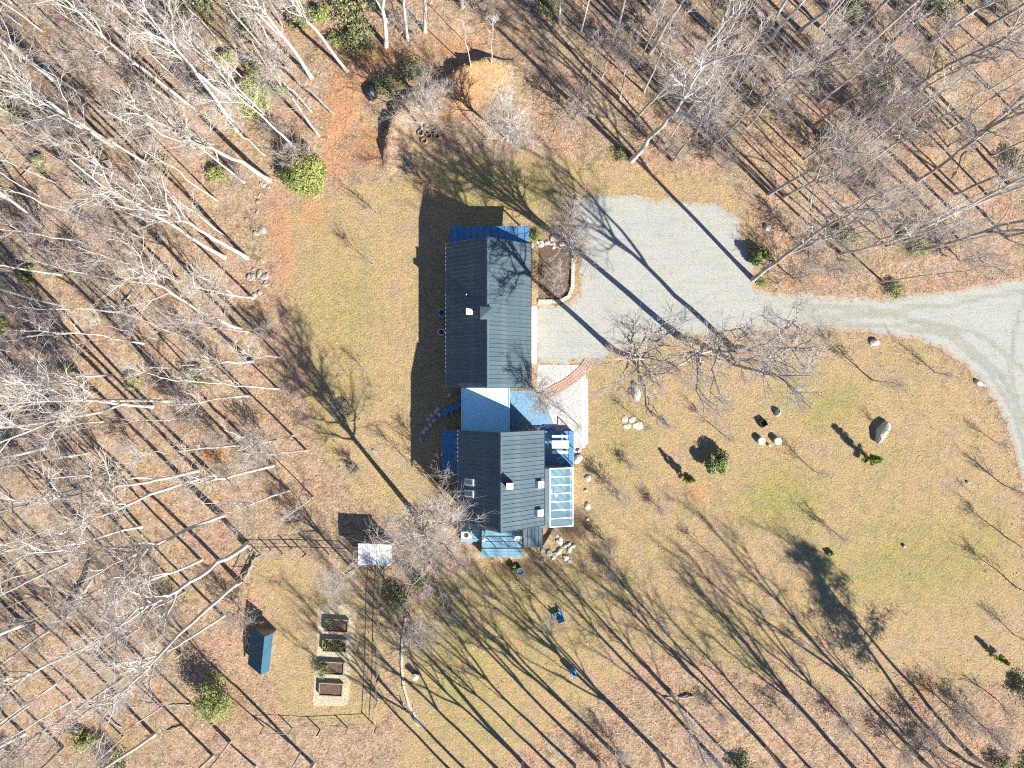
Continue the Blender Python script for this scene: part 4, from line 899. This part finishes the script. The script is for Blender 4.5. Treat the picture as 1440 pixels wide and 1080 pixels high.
# saplings on the lawns
for px, py, dx, dy, s in ((1226,534,1270,545,1.5),(1315,524,1340,527,1.0),(1014,609,1030,620,.9),(1144,662,1158,668,.9),(1410,681,1432,700,1.1),(1417,757,1440,772,1.2),(1396,619,1402,622,.7),(1176,750,1180,754,.8),(1427,824,1440,835,1.3),(1425,892,1440,900,.9),(1400,982,1408,992,1.0),(1003,782,1010,790,.9),(913,862,925,880,1.5),(1240,603,1262,612,.6),(576,652,570,656,.9),(1365,692,1362,700,.35),(533,303,520,290,.9),(524,372,515,365,1.0),(512,520,505,518,.6),(775,862,778,872,1.2),(905,595,912,600,.8),(812,597,818,602,.8),(1160,740,1165,745,.7),(1000,640,1010,650,.4)):
    place('sapling', cyc('sap',3), px, py, dx, dy, s, label_at('thin bare sapling', px, py), 'sapling', 'bare saplings planted on the lawns', maxlean=.2, sink=.03)

# ------------------------------------------------------------------ evergreens
def bush_proto(key, seed, n, mat, rx, rz_, size, lobes=14, stem='bark_grey'):
    r = np.random.default_rng(seed); d = r.normal(size=(lobes,3)); d /= np.linalg.norm(d,axis=1,keepdims=True); d[:,2] = np.abs(d[:,2])*.9
    lc = d*np.array([rx,rx,rz_])*r.uniform(.3,.82,(lobes,1))+np.array([0,0,rz_*.35]); lr = r.uniform(.18,.42,lobes)
    k = r.integers(0,lobes,n); o = r.normal(size=(n,3)); o /= np.linalg.norm(o,axis=1,keepdims=True); rad = r.uniform(.45,1.05,n)**.6
    c_ = lc[k]+o*(lr[k]*rad)[:,None]*np.array([rx,rx,rz_*.8]); c_[:,2] = np.maximum(c_[:,2],.05)
    v, f = leaf_quads(c_, r, size, .35, o*.9); cr = np_mesh('crown', v, f, M[mat], False)
    K = 6; st = np.zeros((lobes,K,3)); s = np.linspace(0,1,K)[None,:,None]; st = lc[:,None]*s*np.array([1,1,1])+np.array([0,0,0])
    v, f = tubes_np(st, np.linspace(.05,.012,K)[None].repeat(lobes,0)*rx*.5, 5); PROTO[key] = (np_mesh('trunk', v, f, M[stem]), cr, rz_)
def pine_proto(key, seed, Ht, r0, lo, whorls, blen, mat, nleaf, size, top=.15, droop=.1):
    r = np.random.default_rng(seed); K = 12; tr = np.zeros((1,K,3)); tr[0,:,2] = np.linspace(0,Ht,K); tr[0,:,:2] = np.cumsum(r.normal(size=(K,2))*Ht*.006,axis=0)
    trd = (np.linspace(r0,r0*.12,K))[None]; P_, Rr = [], []
    for i in range(whorls):
        t = lo+(1-lo)*(i+.5)/whorls; nb = r.integers(4,7); L = blen*(1-(t-lo)/(1-lo)*(1-top))*r.uniform(.75,1.15)
        for b_ in range(nb):
            a = r.uniform(0,6.28); s = np.linspace(0,1,5)[:,None]; l_ = L*r.uniform(.6,1.15)
            P_.append(np.array([0,0,t*Ht])+s*l_*np.array([math.cos(a),math.sin(a),.28])-np.array([0,0,droop*l_])*s*s*2); Rr.append(np.linspace(r0*.25,.006,5))
    P_ = np.array(P_); Rr = np.array(Rr)
    v1, f1 = tubes_np(tr,trd,7); v2, f2 = tubes_np(P_,Rr,4); tm = np_mesh('trunk', np.concatenate([v1,v2]), np.concatenate([f1,f2+len(v1)]), M['bark_dark'])
    n = nleaf; k = r.integers(0,len(P_),n); t = r.uniform(.25,1,n)**.7; x = t*4; i = np.clip(x.astype(int),0,3); fr = (x-i)[:,None]
    c_ = P_[k,i]*(1-fr)+P_[k,i+1]*fr+r.normal(size=(n,3))*blen*.07; v, f = leaf_quads(c_, r, size, .1, asp=.16)
    PROTO[key] = (tm, np_mesh('crown', v, f, M[mat], False), Ht)
bush_proto('round', 1, 26000, 'leaf_yellow', 2.5, 2.6, .10, 90)
bush_proto('holly', 2, 4200, 'leaf_holly', 1.45, 1.9, .13, 13)
bush_proto('dull', 3, 1900, 'leaf_dull', 1.7, 1.7, .10, 22)
bush_proto('shrubby', 4, 1500, 'leaf_yellow', 1.3, 1.0, .09, 16)
bush_proto('loose', 9, 5200, 'leaf_yellow', 2.6, 3.4, .09, 40)
bush_proto('dark', 5, 3000, 'leaf_holly', 1.0, 1.6, .11, 10)
pine_proto('cone', 6, 2.9, .05, .08, 12, .55, 'needle', 5200, .12)
pine_proto('pine', 7, 3.4, .05, .12, 7, 1.0, 'needle', 4200, .16)
pine_proto('tallpine', 8, 14.5, .17, .5, 12, 3.2, 'leaf_holly', 6000, .22, top=.35)
for px, py, key, s, lab in ((436,247,'round',1.0,'big round yellow green bush at the edge of the woods by the lawn'),(356,142,'round',.85,'loose yellow green bush among the upper left trees'),
 (1003,652,'holly',1.0,'broad dark green holly on the east lawn'),(964,671,'cone',1.0,'small dense green conifer left of the broad holly'),(1219,644,'pine',.95,'spiky yellow green young pine beside the largest boulder'),
 (1400,920,'pine',.62,'small bright young pine near the right edge of the lawn'),(1067,360,'dark',1.15,'round green shrub at the corner of the parking pad'),(1070,398,'shrubby',.5,'low yellow green clump at the drive edge near the tall tree'),
 (1165,778,'dark',.4,'tiny dark evergreen on the east lawn'),(1330,1048,'tallpine',1.2,'tall dark pine casting a feathery shadow over the east lawn'),(312,975,'loose',1.0,'loose dull green bush below the blue shed'),(455,941,'dull',.55,'grey bush over the left half of a raised bed'),
 (754,333,'shrubby',.6,'green shrub at the top corner of the garage'),(549,120,'dull',.9,'dull green spreading bush beside the black tarp'),(578,98,'dull',.9,'dull green bush above the clay berm'),(722,797,'dark',.5,'small conical evergreen below the south deck'),
 (1042,1072,'dull',.8,'green shrub at the bottom edge among bare trees'),(485,578,'dull',.7,'dark low evergreen on the west lawn slope'),(497,660,'dark',.6,'dark shrub beside tree shadow on the west lawn'),(800,890,'dark',.0,'')):
    if s: place('evergreen', key, px, py, None, None, s, lab, 'shrub' if key not in ('tallpine','pine','cone') else 'tree', lean_by=(.14,.15) if key == 'tallpine' else None)
GREENS = [(25,140,1.2),(40,165,.9),(180,150,.9),(190,165,.8),(305,245,.9),(225,20,1.2),(260,25,1.1),(285,15,1.0),(190,55,.8),(350,45,.9),(390,130,.8),(500,20,1.3),(510,60,1.1),(475,60,.9),(450,25,1.2),(420,30,.9),(340,5,1.1),(40,388,.9),(92,520,.8),(185,535,.8),(280,535,.8),(160,665,.7),(120,1040,1.1),(165,1070,.9),(60,230,.9),(1200,15,1.0),(1320,12,1.1),(1240,130,.8),(1290,345,.9),(1257,408,.6),(1190,330,.8),(1275,330,.7),(875,220,.5),(1030,10,.9),(560,840,.9),(590,820,.7),(545,770,.0),(1425,230,.8),(1160,195,.7),(740,790,.0),(0,460,.8),(1435,965,.8),(1405,1070,.7),(230,235,.7),(320,85,.9),(365,95,.8),(770,8,.8),(1010,135,.6)]
for px, py, s in GREENS:
    if s: place('understory_shrub', random.choice(('dull','dull','shrubby')), px, py, None, None, s, label_at('low green understory shrub', px, py, 'growing'), 'shrub', 'green shrubs under the trees')
# fallen logs and dead wood
def log(p0, p1, r_, lab, name='fallen_log', z0=.15, z1=.3):
    a = P(*p0); b = P(*p1); a[2] = hz(a[0],a[1])+z0; b[2] = hz(b[0],b[1])+z1; K = 9; s = np.linspace(0,1,K)[:,None]
    p = a+(b-a)*s; p[:,2] += .15*np.sin(s[:,0]*7); p[:,:2] += RNG.normal(size=(K,2))*.06
    e = empty(name, a, label=lab, cat='log'); mb = MB(); v, f = tubes_np((p-a)[None], (r_*(1-.5*s[:,0]))[None], 8); mb.add(v,f); n = K*8; mb.f += [tuple(range(8))[::-1], tuple(range(n-8,n))]
    mb.obj('log_trunk', M['bark_grey'], e, False)
    for k in range(4):
        i = random.randint(3,K-2); d = np.array((random.uniform(-1,1),random.uniform(-1,1),.7)); q_ = np.linspace(0,1,4)[:,None]*d*random.uniform(.6,1.4)+(p[i]-a)
        v, f = tubes_np(q_[None], np.linspace(r_*.3,.01,4)[None], 5); MB().add(v,f).obj('branch', M['bark_grey'], e, False)
log((97,866),(146,800),.28,'thick pale broken log left of the garden, slanting to the upper right',z1=1.6)
log((345,812),(362,782),.2,'short log lying beside the slanting garden fence')
log((590,1020),(566,985),.08,'thin pale pole on the curved edging lower end')
for k in range(26):
    while True:
        px, py = random.uniform(0,1440), random.uniform(0,1080)
        if in_woods(px,py): break
    a = random.uniform(0,6.28); L = random.uniform(25,70); log((px,py),(px+L*math.cos(a),py+L*math.sin(a)),random.uniform(.05,.13),label_at('fallen grey branch', px, py, 'lying'),'fallen_branch',.05,.12)
# ------------------------------------------------------------------ loose leaves, too many to count
r = np.random.default_rng(5); n = 85000
px = r.uniform(-60,1500,n); py = r.uniform(-60,1140,n); k_ = CAM_H/F_PX; X = (px-720)*k_; Y = (540-py)*k_
d_ = np.maximum(lawn_mask(X,Y), -99); dd = sdf(X,Y,DRIVE_W); hh = sdf(X,Y,PP([(618,315),(832,315),(832,785),(618,785)]))
keep = (dd < -.1) & (hh < 0) & (r.uniform(size=n) < np.where(d_ > 0, .04+.3*np.exp(-d_/1.5), .85)) & (fbm(X,Y,3.0,61,3) > .34)
X, Y = X[keep], Y[keep]; n = len(X)
c_ = np.stack([X,Y,height(X,Y)+r.uniform(.012,.03,n)],1); v, f = leaf_quads(c_, r, .11, 3.0, asp=.7)
me = np_mesh('leaf_litter', v, f, M['litter'], False)
at = me.attributes.new('leafcol','FLOAT','POINT'); at.data.foreach_set('value', np.repeat(np.clip(r.normal(.5,.16,n),0,1),4).astype(np.float32))
ob('leaf_litter', me, kind='stuff', label='fallen brown leaves strewn over the woodland floor and lawn', cat='leaves')
